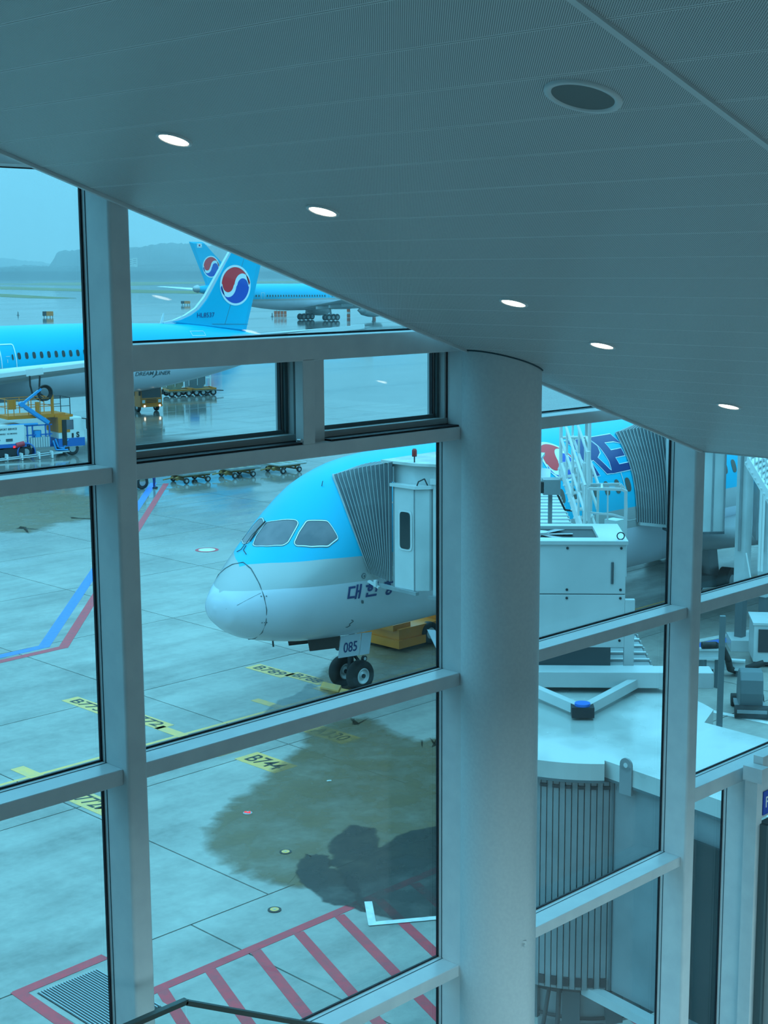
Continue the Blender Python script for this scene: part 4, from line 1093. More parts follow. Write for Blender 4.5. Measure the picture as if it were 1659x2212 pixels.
for k in range(-32, 22):
    x = 38.2+0.745*k
    if abs(x-36.35) < 1.1 or abs(x-11) < 1.0: continue
    if x > 50 or x < 10: continue
    if first is None:
        t = MB(); t.v = [(v[0]+x, v[1], 0) for v in wb.v]; t.f = wb.f; t.m = wb.m
        first = F2.decal(t, 'cabin_window', M['dark_glass'], P2, 0.02, step=0.1); fx = x; continue
    o = first.copy(); COL.objects.link(o); o.parent = P2; o.location = (x-fx, 0, 0)
for x0 in (36.4, 62.9, 11.0):
    if x0 > 60:
        continue
    dd = F2.decal(outline(rounded([(x0-0.72, 5.08), (x0+0.72, 5.08), (x0+0.72, 7.35), (x0-0.72, 7.35)], 0.2), 0.09), 'door_outline', M['ac_edge'], P2, 0.03, step=0.2)
    F2.decal(flatpoly(oval(x0+0.40, 6.25, 0.16, 0.5)), 'door_window', M['dark_glass'], dd, 0.035, step=0.2)
    b = MB(); b.bar((x0-0.3, -3.31, 6.35), (x0+0.1, -3.31, 6.35), 0.02, 0.05); b.bar((x0-0.15, -3.31, 6.1), (x0-0.15, -3.31, 5.8), 0.02, 0.05); b.build('door_handle', M['ac_edge'], dd)
F2.decal(outline([(57.0, 7.35), (58.7, 7.30), (58.7, 7.72), (57.0, 7.76)], 0.06), 'hatch_outline', M['ac_edge'], P2, 0.03, step=0.2)
b = MB()
for x, h in ((55.0, 1.0), (57.1, .7), (49, .6)): b.add([(x-.25, -.03, 8.3), (x+.15, -.03, 8.3), (x+.4, -.03, 8.5+h), (x+.25, -.03, 8.5+h), (x-.25, .03, 8.3), (x+.15, .03, 8.3), (x+.4, .03, 8.5+h), (x+.25, .03, 8.5+h)], [(0, 1, 2, 3), (4, 5, 6, 7), (0, 1, 5, 4), (1, 2, 6, 5), (2, 3, 7, 6), (3, 0, 4, 7)])
st = b.build('antenna', M['ac_edge'], P2); st['kind'] = 'stuff'
for sg in (-1, 1):
    pts = [((23.0, sg*3.0, 3.9), (38.5, sg*3.0, 4.2)), ((29.7, sg*13.1, 5.45), (39.0, sg*13.1, 5.8)), ((33.4, sg*19.3, 6.35), (41.3, sg*19.3, 6.5)), ((41.0, sg*31.0, 8.35), (45.0, sg*31.0, 8.4)), ((44.1, sg*34.5, 8.95), (46.4, sg*34.5, 8.95)), ((46.2, sg*37.2, 9.35), (46.9, sg*37.2, 9.35))]
    wing_mesh(pts, [1.5, 1.2, 0.9, 0.42, 0.2, 0.06]).build('wing', M['ac_wing'], P2)
    le = MB()
    for (a, _), (c, _) in zip(pts, pts[1:]): le.bar((a[0]-0.05, a[1], a[2]+0.05), (c[0]-0.05, c[1], c[2]+0.05), 0.35, 0.32)
    le.build('leading_edge', M['ac_edge'], P2)
    wing_mesh([((61.5, sg*0.9, 6.9), (68.0, sg*0.9, 6.9)), ((68.3, sg*11, 8.0), (70.6, sg*11, 8.0))], [.5, .1]).build('tailplane', M['ac_wing'], P2)
    engine(P2, (21.0, sg*11.3, 2.9), 1.8, 6)
    g_ = MB(); g_.cyl((31, sg*5.6, 0.8), (31, sg*4.8, 3.6), 0.2, 12); g_.bar((30.1, sg*5.6, .78), (31.9, sg*5.6, .78), .25); g_.build('main_gear_leg', M['dark_metal'], P2)
    for dx in (-.85, .85):
        for dy in (-.6, .6): wheel((31+dx, sg*5.6+dy, .78), .78, .55, P2, 'main_wheel')
MB().cyl((6.4, 0, .6), (6.4, 0, 3), 0.12, 10).build('nose_gear_leg', M['dark_metal'], P2)
for dy in (-.48, .48): wheel((6.4, dy, .58), .58, .45, P2, 'nose_wheel')

# ---- third aeroplane, far beyond, facing right ------------------------------
YB, UB = 296.5, 229.0
F3 = Fus([0, 2.2, 6, 12, 17.8, 24.8, 30, 62, 70, 75, 79, 82, 83.5], [9.35, 9.6, 9.85, 9.85, 9.84, 9.8, 9.72, 9.7, 9.7, 9.5, 8.6, 7.0, 6.0],
         [8.2, 7.5, 6.6, 5.2, 4.0, 3.1, 2.8, 2.75, 2.8, 3.0, 3.7, 4.6, 5.6], [.5, 1.0, 1.8, 2.8, 3.3, 3.45, 3.5, 3.5, 3.5, 3.3, 2.6, 1.4, .3])
P3 = thing('airliner', 'far airliner facing right behind the HL8537 fin, its own tail fin showing a small flag', 'aeroplane', (UB, YB, 0))
link('fuselage', F3.mesh([0, 1, 2.2, 4, 6, 9, 12, 15, 18, 21, 25, 30, 40, 50, 62, 70, 75, 77, 79, 80.5, 82, 83, 83.5], lambda x: interp(x, [0, 6, 14, 83], [7.9, 7.2, 6.0, 5.9]), lambda x: interp(x, [0, 6, 14, 83], [7.6, 7.0, 5.5, 5.3]), [M['ac_blue'], M['ac_grey'], M['ac_white']]), P3)
fin = [(3.0, 9.3), (2.4, 10.9), (-2.0, 20.3), (2.1, 20.25), (9.3, 14.4), (13.2, 10.9), (15.5, 9.5)]
plan_thick(fin, 0.5).build('tail_fin', M['ac_blue'], P3)
disc, red, blue = swirl(2.45, math.radians(-6))
for P_, mt, e in ((disc, 'logo_white', 0.29), (red, 'logo_red', 0.32), (blue, 'logo_blue', 0.32)):
    b = MB(); b.ngon([(4.5+x*0.98, -e, 14.2+y) for x, y in P_]); o = b.build('round_mark', M[mt], P3)
    bm = bmesh.new(); bm.from_mesh(o.data); bmesh.ops.triangulate(bm, faces=bm.faces); bm.to_mesh(o.data); bm.free()
o = MB().box((1.0, -0.30, 19.4), (1.5, 0.02, 1.05)).build('flag', M['logo_white'], P3)
q = MB(); q.add([(1.0+0.28*math.cos(a), -0.32, 19.4+0.28*math.sin(a)) for a in [PI*i/8 for i in range(9)]], [list(range(9))]); q.build('emblem', M['logo_red'], o)
q = MB(); q.add([(1.0+0.28*math.cos(a), -0.32, 19.4-0.28*math.sin(a)) for a in [PI*i/8 for i in range(9)]], [list(range(9))])
for sx in (-1, 1):
    for sz in (-1, 1): q.box((1.0+sx*.5, -0.32, 19.4+sz*.33), (.2, .01, .12))
q.build('emblem', M['navy'], o)
b = MB(); b.lathe([(1.0, 0.3), (0.75, -0.6), (0.35, -1.0), (0.01, -1.0)], (0, 0, 8.8), 'X', 20); b.build('tail_cone', M['steel'], P3)
for k in range(72):
    x = 15.5+0.9*k
    if any(abs(x-d) < 1.1 for d in (18.6, 41.2, 60)): continue
    zz = 6.88-0.017*(x-15.5) if x < 42 else 6.43
    F3.decal(flatpoly(oval(x, zz, .42, .55, 8)), 'cabin_window', M['dark_glass'], P3, .05, step=.6)
for x0 in (41.2, 18.6, 60): F3.decal(outline([(x0-.55, 5.5), (x0+.55, 5.5), (x0+.55, 7.6), (x0-.55, 7.6)], .12), 'door_outline', M['ac_edge'], P3, .04, step=.4)
for sg in (-1, 1):
    wing_mesh([((52, sg*2.8, 3.4), (33, sg*2.8, 3.6)), ((47, sg*11, 4.6), (35.5, sg*11, 5.1)), ((34, sg*27, 6.4), (28, sg*27, 6.6)), ((28, sg*34, 7.4), (26.5, sg*34, 7.4))], [1.6, 1.1, .5, .1]).build('wing', M['ac_wing'], P3)
    wing_mesh([((8, sg*1, 8.4), (2, sg*1, 8.4)), ((-1.5, sg*11, 9.4), (-4.4, sg*11, 9.4))], [.5, .12]).build('tailplane', M['ac_edge'], P3)
    engine(P3, (52.5, sg*10.5, 2.6), 1.75, -6)
    for k in range(3): MB().bar((34.5+k*1.6, sg*(6+k*3.2), 3.5+k*.3), (39+k*1.2, sg*(6+k*3.2), 3.6+k*.3), .5, .7).build('flap_fairing', M['ac_wing'], P3)
    g_ = MB(); g_.cyl((40.6, sg*5.0, 1.0), (40.6, sg*4.4, 4), .3, 12); g_.bar((38.9, sg*5, .95), (42.3, sg*5, .95), .35); g_.build('main_gear_leg', M['steel'], P3)
    for dx in (-1.55, 0, 1.55):
        for dy in (-.7, .7): wheel((40.6+dx, sg*5.0+dy, .85), .85, .6, P3, 'main_wheel')
MB().cyl((73, 0, .6), (73, 0, 3.2), .15, 10).build('nose_gear_leg', M['steel'], P3)
for dy in (-.5, .5): wheel((73, dy, .6), .6, .45, P3, 'nose_wheel')

# ------------------------------------------------------------------ jet bridges
TAZ = math.radians(42.5)
TD = Vector((math.cos(TAZ), math.sin(TAZ), 0)); TN = Vector((-math.sin(TAZ), math.cos(TAZ), 0))
def bellows(parent, edge, inner, n=15, bulge=0.12, rr=0.011):
    """folded hood: edge = points where it meets the aircraft, inner = matching points on the cab"""
    for k in range(n):
        b = MB(); row = []
        for f, push in ((k/n, 0.0), ((k+.5)/n, 0.07), ((k+1)/n, 0.0)):
            row.append([Vector(a).lerp(Vector(c), f)+Vector((-push, 0, 0))+Vector((0, 0, bulge*math.sin(PI*min(f*1.15, 1))*math.exp(-i*1.1)))+(Vector((push, 0, 0)) if i == 0 else Vector()) for i, (a, c) in enumerate(zip(edge, inner))])
        m_ = len(edge); vs = [p for r_ in row for p in r_]
        b.add(vs, [(r_*m_+i, r_*m_+i+1, (r_+1)*m_+i+1, (r_+1)*m_+i) for r_ in range(2) for i in range(m_-1)])
        b.build('bellows_fold', M['bellows'], parent)
        q = MB(); q.tube(row[1], rr, 5); q.build('bellows_rib', M['bellows_rib'], parent)
def jetbridge(name, lab): return thing(name, lab, 'jet bridge', (0, 0, 0))
JB = jetbridge('jet_bridge', 'white jet bridge from the grey rotunda to the near airliner, red beacon on top')
C = Vector((17.45, 13.35, 0))
# rotunda: curved wall of upright slats on the viewer's side
Rr = 1.98
for i in range(144):
    a = 2*PI*i/144
    if math.cos(a-TAZ) > 0.80: continue
    b = MB(); c = C+Vector((math.cos(a), math.sin(a), 0))*Rr
    b.box((c.x, c.y, 5.05), (0.05, 2*PI*Rr/144*0.84, 3.1), rz=a)
    b.build('rotunda_slat', M['bridge_slat'], JB)
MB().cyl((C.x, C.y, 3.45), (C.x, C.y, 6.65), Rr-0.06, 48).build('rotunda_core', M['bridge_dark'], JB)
b = MB(); b2 = MB()
for i in range(72):
    a = 2*PI*(i+.5)/72; c = C+Vector((math.cos(a), math.sin(a), 0))*(Rr+0.035)
    if math.cos(a-TAZ) > 0.80: continue
    b.box((c.x, c.y, 3.62), (0.05, 0.085, 0.13), rz=a); b2.box((c.x, c.y, 6.52), (0.05, 0.10, 0.045), rz=a)
o = b.build('slat_bracket', M['dark_metal'], JB); o['kind'] = 'stuff'
o = b2.build('slat_clip', M['dark_metal'], JB); o['kind'] = 'stuff'
# roof plate over rotunda and fixed link
arc = [(C.x+2.12*math.cos(a), C.y+2.12*math.sin(a)) for a in [math.radians(d) for d in range(-40, 236, 6)]]
fl = [(18.55, 11.95), (18.35, 7.75), (15.55, 7.75), (15.79, 10.78), (16.12, 11.90)]
roof = [(18.90, 12.05)] + [p for p in arc if True]
roof = [(C.x+2.12*math.cos(math.radians(d)), C.y+2.12*math.sin(math.radians(d))) for d in range(-34, 227, 5)] + [(16.10, 11.92), (15.62, 7.75), (18.35, 7.75), (18.55, 11.9)]
MB().prism(roof, 6.66, 6.90).build('rotunda_roof', M['bridge_roof'], JB)
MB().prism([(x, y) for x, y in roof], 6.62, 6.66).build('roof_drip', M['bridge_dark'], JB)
b = MB(); b.prism([(15.74, 7.9), (18.2, 7.9), (18.4, 12.2), (16.22, 12.2)], 3.5, 6.64); b.build('link_wall', M['bridge_slat'], JB)
b = MB()
for y in (8.0, 9.3, 10.6, 11.8): b.bar((15.735+(y-7.9)*0.112-0.012, y, 3.5), (15.735+(y-7.9)*0.112-0.012, y, 6.6), 0.03, 0.03)
b.build('panel_joint', M['bridge_dark'], JB)
MB().box((15.85, 9.95, 5.0), (0.05, 1.6, 2.5), rz=-0.112).build('link_window', M['dark_glass'], JB)
b = MB(); b.bar((15.52, 7.9, 3.45), (16.05, 12.15, 3.45), 0.16, 0.14); b.build('base_ledge', M['bridge_white'], JB)
# lifting lugs on the roof edge
for p in ((16.03, 11.5, 6.95), (15.66, 8.5, 6.95)):
    q = MB(); q.cyl((p[0]-0.015, p[1], p[2]), (p[0]+0.015, p[1], p[2]), 0.10, 16); q.box((p[0], p[1], p[2]-0.22), (0.03, 0.2, 0.4)); o = q.build('lifting_lug', M['bridge_slat'], JB)
    q = MB(); q.cyl((p[0]-0.018, p[1], p[2]), (p[0]+0.018, p[1], p[2]), 0.035, 12); q.build('eye', M['ac_edge'], o)
# support column under the rotunda
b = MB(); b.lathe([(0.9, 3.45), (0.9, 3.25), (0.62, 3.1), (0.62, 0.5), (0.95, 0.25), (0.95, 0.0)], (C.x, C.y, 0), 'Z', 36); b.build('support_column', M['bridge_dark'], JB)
b = MB(); b.lathe([(1.30, 3.40), (1.34, 3.36), (1.34, 2.80), (1.30, 2.76), (1.24, 2.76), (1.24, 3.40)], (C.x-.2, C.y-.2, 0), 'Z', 40); b.build('slew_ring', M['bridge_slat'], JB)
b = MB()
for z in (3.30, 2.90, 2.30): b.lathe([(1.36, z), (1.40, z-.03), (1.36, z-.06)], (C.x-.2, C.y-.2, 0), 'Z', 40)
b.build('hoop', M['dark_metal'], JB)
for i in range(6):
    a = math.radians(160+i*26); x, y = C.x-.2+1.36*math.cos(a), C.y-.2+1.36*math.sin(a)
    MB().box((x, y, 3.05), (0.10, 0.26, 0.5), rz=a).build('ring_bracket', M['bridge_dark'], JB)
b = MB(); b.tube([(15.9, 12.5, 3.4), (15.6, 12.3, 2.7), (15.8, 12.1, 1.9), (16.2, 12.0, 1.0)], 0.035, 8); b.tube([(15.8, 12.6, 3.4), (15.45, 12.5, 2.6), (15.9, 12.3, 1.6)], 0.03, 8); b.build('power_cable', M['dark_metal'], JB)
# V brace and cross beam above the rotunda roof
def tp(along_, across, z): p = C+TD*along_+TN*across; return Vector((p.x, p.y, z))
b = MB(); b.bar(tp(1.55, -2.2, 7.12), tp(1.55, 2.2, 7.12), 0.42, 0.26); bevel(b.build('cross_beam', M['bridge_white'], JB), 0.01)
b = MB(); b.bar(tp(0.05, 0.06, 7.03), tp(1.4, 0.95, 7.06), 0.13, 0.15); b.bar(tp(0.05, -0.06, 7.03), tp(1.4, -0.95, 7.06), 0.13, 0.15); b.build('v_brace', M['bridge_white'], JB)
o = MB().box(tp(0, 0, 7.02), (0.26, 0.34, 0.16), rz=TAZ).build('pivot_block', M['dark_metal'], JB)
MB().cyl(tp(0, 0, 7.10), tp(0, 0, 7.14), 0.12, 20).build('pivot_cap', M['cap_blue'], o)
# telescoping tunnels
TOFF = 0.0
def tunnel(a0, a1, wd, z0a, z0b, h, nm, mt=None):
    vs = []
    for a_, zz in ((a0, z0a), (a1, z0b)):
        for s_ in (-1, 1):
            for hz_ in (0, h): vs.append(tp(a_, s_*wd/2+TOFF, zz+hz_))
    b = MB(); b.add(vs, [(0, 1, 3, 2), (4, 6, 7, 5), (0, 4, 5, 1), (2, 3, 7, 6), (0, 2, 6, 4), (1, 5, 7, 3)])
    o = b.build(nm, mt or M['bridge_white'], JB)
    q = MB(); n = int((a1-a0)/0.45)
    for i in range(n+1):
        f = i/n; a_ = a0+(a1-a0)*f; zz = z0a+(z0b-z0a)*f
        q.bar(tp(a_, TOFF-wd/2-.02, zz+h+.02), tp(a_, TOFF+wd/2+.02, zz+h+.02), 0.08, 0.03)
        for s_ in (-1, 1): q.bar(tp(a_, TOFF+s_*(wd/2+.02), zz+.05), tp(a_, TOFF+s_*(wd/2+.02), zz+h), 0.07, 0.04)
    r_ = q.build('wall_rib', M['bridge_white'], o); r_['kind'] = 'stuff'
    return o
tunnel(1.9, 12.0, 2.7, 3.8, 3.8, 3.25, 'inner_tunnel', M['bridge_slat'])
TOFF = 0.55
tunnel(11.5, 19.0, 2.6, 3.9, 4.0, 3.85, 'outer_tunnel')
b = MB()
for s_ in (-1, 1): b.bar(tp(1.9, s_*1.4, 3.7), tp(20, s_*1.6, 4.0), 0.16, 0.28)
b.build('chassis_rail', M['bridge_slat'], JB)
for s_ in (-1, 1):
    b = MB(); b.bar(tp(14, s_*1.95, 0.6), tp(14, s_*1.95, 7.6), 0.35, 0.35); b.build('lift_column', M['bridge_white'], JB)
b = MB(); b.bar(tp(14, -1.95, 0.75), tp(14, 1.95, 0.75), 0.6, 0.35); b.build('axle_beam', M['bridge_dark'], JB)
def bridge_wheel(c, r, wd, ax, parent):
    b = MB(); c = Vector(c); b.cyl(c-ax*wd/2, c+ax*wd/2, r, 28); o = b.build('bridge_wheel', M['tyre'], parent)
    b = MB(); b.cyl(c-ax*(wd/2+.01), c+ax*(wd/2+.01), r*.5, 20); b.build('hub', M['hub'], o)
for s_ in (-.6, .6): bridge_wheel(tp(14, s_, 0.55), 0.55, 0.4, TN, JB)
# cab at the aircraft door
cab = MB(); poly = [(30.72, 29.72), (30.72, 30.62), (33.9, 30.62), (34.4, 29.4), (31.02, 29.42)]
cab.prism(poly, 4.28, 7.32); bevel(cab.build('cab_wall', M['bridge_white'], JB), .01)
MB().prism([(30.62, 29.62), (30.62, 30.66), (33.95, 30.66), (34.4, 29.3), (31.0, 29.33)], 7.32, 7.41).build('cab_ledge', M['bridge_white'], JB)
MB().prism([(31.10, 29.35), (34.9, 29.35), (35.0, 28.2), (33.2, 26.8), (31.5, 27.2)], 4.1, 7.45).build('cab_wall', M['bridge_white'], JB)
MB().prism([(31.04, 29.41), (35.0, 29.41), (35.1, 28.2), (33.2, 26.7), (31.4, 27.1)], 7.45, 7.62).build('cab_ledge', M['bridge_white'], JB)
MB().prism([(31.0, 30.0), (30.9, 31.0), (34.0, 31.2), (35.2, 28.6), (33.4, 27.4), (31.9, 27.6)], 7.4, 7.98).build('cab_upper', M['bridge_white'], JB)
MB().prism([(30.75, 29.8), (30.7, 31.1), (34.1, 31.3), (35.3, 28.6), (33.4, 27.3), (31.8, 27.5)], 7.98, 8.06).build('cab_roof', M['bridge_roof'], JB)
b = MB(); b.bar((30.7, 31.2, 4.25), (30.7, 29.6, 4.22), 0.14, 0.10); b.bar((31.0, 29.4, 4.10), (31.5, 27.2, 4.08), 0.14, 0.10); b.build('floor_bumper', M['bridge_slat'], JB)
ov = rounded([(-.21, -.55), (.21, -.55), (.21, .55), (-.21, .55)], .12)
def cabwin(c, ex, nm='cab_window'):
    c = Vector(c); ex = Vector(ex).normalized()
    b = MB(); b.ngon([c+ex*x*1.32+Vector((0, 0, z*1.10)) for x, z in ov]); o = b.build(nm, M['ac_edge'], JB)
    n = ex.cross(Vector((0, 0, 1)))
    b = MB(); b.ngon([c+ex*x+Vector((0, 0, z))+n*0.012 for x, z in ov]); b.build('pane', M['dark_glass'], o)
cabwin((30.70, 30.10, 6.05), (0, -1, 0))
b = MB(); b.bar((30.71, 29.73, 4.28), (30.71, 29.73, 7.32), 0.03, 0.03); b.bar((30.71, 30.58, 4.28), (30.71, 30.58, 7.9), 0.03, 0.03); b.build('corner_strip', M['bridge_slat'], JB)
# beacon and cable
pb = Vector((30.95, 29.95, 8.05))
o = MB().cyl(pb, pb+Vector((0, 0, .18)), 0.02, 8).cyl(pb+Vector((0, 0, .18)), pb+Vector((0, 0, .2)), 0.07, 14).build('beacon_stem', M['dark_metal'], JB)
q = MB(); q.lathe([(0.075, 0.2), (0.075, 0.36), (0.05, 0.41), (0.001, 0.42)], pb, 'Z', 16); q.build('beacon', M['beacon'], JB)
b = MB(); b.tube([(30.85, 29.8, 7.3), (30.7, 29.55, 7.55), (30.9, 29.5, 7.62), (31.1, 29.5, 7.3)], 0.02, 6); b.build('cable_loop', M['dark_metal'], JB)
MB().bar((31.0, 29.75, 7.28), (31.35, 29.3, 7.75), 0.06, 0.25).build('roof_gusset', M['bridge_white'], JB)
o0 = Vector((NX, NY, 0))
def hull_edge(u, zs, F, org):
    out = []
    for z in zs: out.append(F.side(u-org.x, z, -1, 0.03)+org)
    return out
def hull_px(pts, eps=0.03):
    out = []
    for x, y in pts:
        r_ = F1.pick(x, y, o0); out.append(F1.at_angle(r_[0], r_[1], eps)+o0)
    return out
def atX(x, y, X):
    d = ray(x, y); return C0 + d*(X/d.x)
E_ = hull_px([(720, 1028), (722, 1036), (731, 1058), (746, 1098), (760, 1135), (774, 1172), (787, 1205), (800, 1238)])
I_ = [Vector((p.x, p.y, p.z)) for p in [atX(847, y, 30.70) for y in (998, 1008, 1040, 1085, 1130, 1175, 1215, 1256)]]
bellows(JB, [E_[0]+Vector((.45, .05, .05))]+E_, [I_[0]+Vector((.5, 0, .02))]+I_, 14)
b = MB(); b.tube(E_, 0.05, 8); b.build('bellows_bumper', M['bellows_rib'], JB)
b = MB(); b.bar((30.55, 31.5, 4.35), (30.6, 31.1, 4.2), 0.1, 0.06); b.box((30.55, 31.2, 4.32), (0.08, 0.1, 0.2)); b.build('hood_strut', M['bridge_white'], JB)

# roof-top air conditioning unit
AC = thing('air_conditioner', 'big white box unit with an open fan on its top, standing on the jet bridge', 'air conditioner', (0, 0, 0))
ca = Vector((19.455, 14.05, 0))
def ap(al, ac, z): p = ca+TD*al+TN*ac; return Vector((p.x, p.y, z))
W_, D_ = 3.0, 1.6
def obox(al0, al1, ac0, ac1, z0, z1): 
    vs = [ap(a_, c_, z) for a_ in (al0, al1) for c_ in (ac0, ac1) for z in (z0, z1)]
    return MB().add(vs, [(0, 1, 3, 2), (4, 6, 7, 5), (0, 4, 5, 1), (2, 3, 7, 6), (0, 2, 6, 4), (1, 5, 7, 3)])
bevel(obox(0, D_, 0, W_, 8.40, 9.22).build('casing', M['bridge_white'], AC), .01); bevel(obox(0, D_, 0, W_, 7.50, 8.385).build('casing', M['bridge_white'], AC), .01)
obox(0.01, D_-.01, 0.01, W_-.01, 8.38, 8.41).build('casing_joint', M['seam'], AC)
b = obox(-.03, .30, -.03, W_+.03, 9.22, 9.28)
for q in (obox(D_-.2, D_+.03, -.03, W_+.03, 9.22, 9.28), obox(.3, D_-.2, -.03, .42, 9.22, 9.28), obox(.3, D_-.2, W_-.3, W_+.03, 9.22, 9.28)): b.add(q.v, q.f)
b.build('top_frame', M['bridge_white'], AC)
obox(.3, D_-.2, .42, W_-.3, 9.20, 9.225).build('fan_well', M['dark_metal'], AC)
b = MB(); fc = ap(.85, 1.35, 9.24); b.cyl(fc, fc+Vector((0, 0, .04)), 0.14, 16); b.build('fan_hub', M['hub'], AC)
b = MB()
for i in range(7):
    a = 2*PI*i/7; d = Vector((math.cos(a), math.sin(a), 0)); n = Vector((-d.y, d.x, 0))
    b.add([fc+d*.12-n*.05, fc+d*.55-n*.10+Vector((0, 0, .02)), fc+d*.55+n*.12, fc+d*.12+n*.05], [(0, 1, 2, 3)])
b.build('fan_blade', M['steel'], AC)
b = MB()
for z in (9.16, 8.47, 8.33, 7.62):
    for c_ in (.08, .95, 1.82, 2.7): p = ap(-.001, c_, z); b.cyl(p, p-TD*.012, .022, 8)
o = b.build('rivet', M['dark_metal'], AC); o['kind'] = 'stuff'
for c_ in (0.08, 2.85):
    b = MB(); p = ap(.12, c_, 9.34); b.tube([p+Vector((0, 0, .06*math.sin(t)))+TN*.06*math.cos(t) for t in [2*PI*i/10 for i in range(11)]], .01, 5); b.build('lifting_eye', M['dark_metal'], AC)
b = MB(); p = ap(-.02, .22, 8.75); b.bar(p-Vector((0, 0, .18)), p+Vector((0, 0, .18)), .03, .03); b.build('door_handle', M['seam'], AC)
obox(.2, .5, .2, W_-.2, 7.06, 7.5).build('foot', M['bridge_dark'], AC); 
b = obox(.0, .12, -.16, .0, 7.1, 8.3); b.build('side_bracket', M['bridge_white'], AC)

# service stairs and guard rails beside the tunnel
RT = thing('service_stair', 'white steel service stair with handrails and landing beside the jet bridge roof', 'stair', (0, 0, 0))
def rail(pts, r=.03, nm='handrail', par=None): return MB().tube(pts, r, 8).build(nm, M['rail_white'], par or RT)
Ds = 29.5
L0, L1 = [(1207, 963), (1265, 1130)], [(1232, 955), (1292, 1128)]
tpA, btA = atD(1211, 1005, Ds), atD(1262, 1165, Ds-1.0); tpB, btB = atD(1236, 1000, Ds+.6), atD(1290, 1160, Ds-.4)
up1 = Vector((0, 0, .55)); up2 = Vector((0, 0, 1.05))
for a_, c_ in ((tpA, btA), (tpB, btB)):
    MB().bar(a_, c_, .05, .16).build('stringer', M['rail_white'], RT); rail([a_+up1, c_+up1]); rail([a_+up2, c_+up2])
    for k in range(5):
        p = a_.lerp(c_, k/4); rail([p, p+up2], .025, 'rail_post')
for k in range(9):
    f = (k+.5)/9; p, q = tpA.lerp(btA, f), tpB.lerp(btB, f)
    MB().bar(p, q, .18, .03).build('tread', M['rail_white'], RT)
# landing with rails
la, lb, lc, ld = tpA, atD(1266, 1002, Ds+1.0), atD(1272, 1020, Ds-.6), tpA+(atD(1272, 1020, Ds-.6)-atD(1266, 1002, Ds+1.0))
for P_ in ((la, lb), (lb, lc)):
    rail([P_[0]+up1, P_[1]+up1]); rail([P_[0]+up2, P_[1]+up2]); MB().bar(P_[0], P_[1], .05, .12).build('landing_edge', M['rail_white'], RT)
    for p in P_: rail([p-Vector((0, 0, .3)), p+up2], .035, 'rail_post')
for x in (1243, 1249, 1255):
    rail([atD(x, 1001, Ds+.9), atD(x, 1032, Ds+.9)], .02, 'rail_post')
for (x, y0, y1, d) in ((1271, 975, 1125, 28.6), (1262, 1000, 1130, 28.9)): rail([atD(x, y0, d), atD(x, y1, d)], .04, 'rail_post')
# glazed guard box behind the unit
GB = thing('guard_enclosure', 'clear glazed guard enclosure with pale frame right of the white service stair', 'enclosure', (0, 0, 0))
d0 = 27.6
fr = [((1272, 1056), (1342, 1057), d0), ((1342, 1057), (1353, 1062), d0), ((1272, 1047), (1340, 1046), d0+1.2), ((1340, 1046), (1353, 1062), d0+.6)]
b = MB()
for a_, c_, d in fr: b.bar(atD(*a_, d), atD(*c_, d), .05)
b.bar(atD(1352, 1060, d0), atD(1350, 1245, d0), .06); b.bar(atD(1272, 1056, d0), atD(1272, 1130, d0), .05); b.bar(atD(1300, 1047, d0+1.2), atD(1300, 1056, d0), .04)
b.bar(atD(1272, 1107, d0), atD(1325, 1112, d0), .035); b.bar(atD(1325, 1112, d0), atD(1351, 1120, d0), .035); b.bar(atD(1313, 1057, d0), atD(1312, 1180, d0), .03)
b.build('frame', M['bridge_white'], GB)
M['guard_glass'] = glass_mat('guard_glass', (0.88, 0.95, 0.93), 0.7, 0.04)
b = MB(); b.add([atD(1272, 1058, d0), atD(1351, 1060, d0), atD(1350, 1330, d0), atD(1272, 1330, d0)], [(0, 1, 2, 3)]); b.build('pane', M['guard_glass'], GB)
b = MB(); b.add([atD(1272, 1047, d0+1.2), atD(1340, 1046, d0+1.2), atD(1351, 1060, d0), atD(1272, 1056, d0)], [(0, 1, 2, 3)]); b.build('roof_pane', M['guard_glass'], GB)
p = atD(1190, 1050, 29.5); cb = thing('camera_box', 'small dark camera box on a bracket left of the service stair', 'camera', (p.x, p.y, p.z), YAW)
MB().box((0, 0, 0), (.4, .34, .3)).build('housing', M['bridge_slat'], cb); MB().box((-.1, .27, 0), (.2, .22, .22)).build('lens_hood', M['black_line'], cb)
MB().tube([(0, -.1, -.1), (.1, -.3, -.5), (.2, -.6, -.55)], .02).build('cable', M['black_line'], cb); MB().bar((.1, 0, -.1), (.1, 0, -.9), .08).build('bracket', M['bridge_slat'], cb)

# second bridge: hood at the second door, cab and lift columns seen through the last bay
J2 = jetbridge('jet_bridge', 'second jet bridge with dark folded hood at the rear door, right of the lettering')
E_ = hull_px([(1328, 936), (1333, 945), (1343, 965), (1356, 995), (1365, 1025), (1371, 1060), (1374, 1095), (1375, 1127)])
I_ = [atX(1478, y, 46.2) for y in (925, 940, 970, 1005, 1040, 1075, 1105, 1136)]
bellows(J2, [E_[0]+Vector((.8, .05, .1))]+E_, [I_[0]+Vector((.8, 0, .1))]+I_, 20, 0.35, 0.014)
b = MB(); b.bar(E_[-1]+Vector((0, -.1, -.05)), I_[-1]+Vector((0, 0, -.08)), .12, .10); b.build('hood_bumper', M['bellows_rib'], J2)
poly = [(44.9, 30.3), (46.3, 29.15), (48.6, 30.6), (47.6, 31.25), (45.6, 31.25)]
MB().prism(poly, 4.1, 8.3).build('cab_wall', M['bridge_white'], J2)
MB().prism([(x+(x-46.6)*.05, y+(y-30.3)*.08) for x, y in poly], 8.3, 8.42).build('cab_roof', M['bridge_roof'], J2)
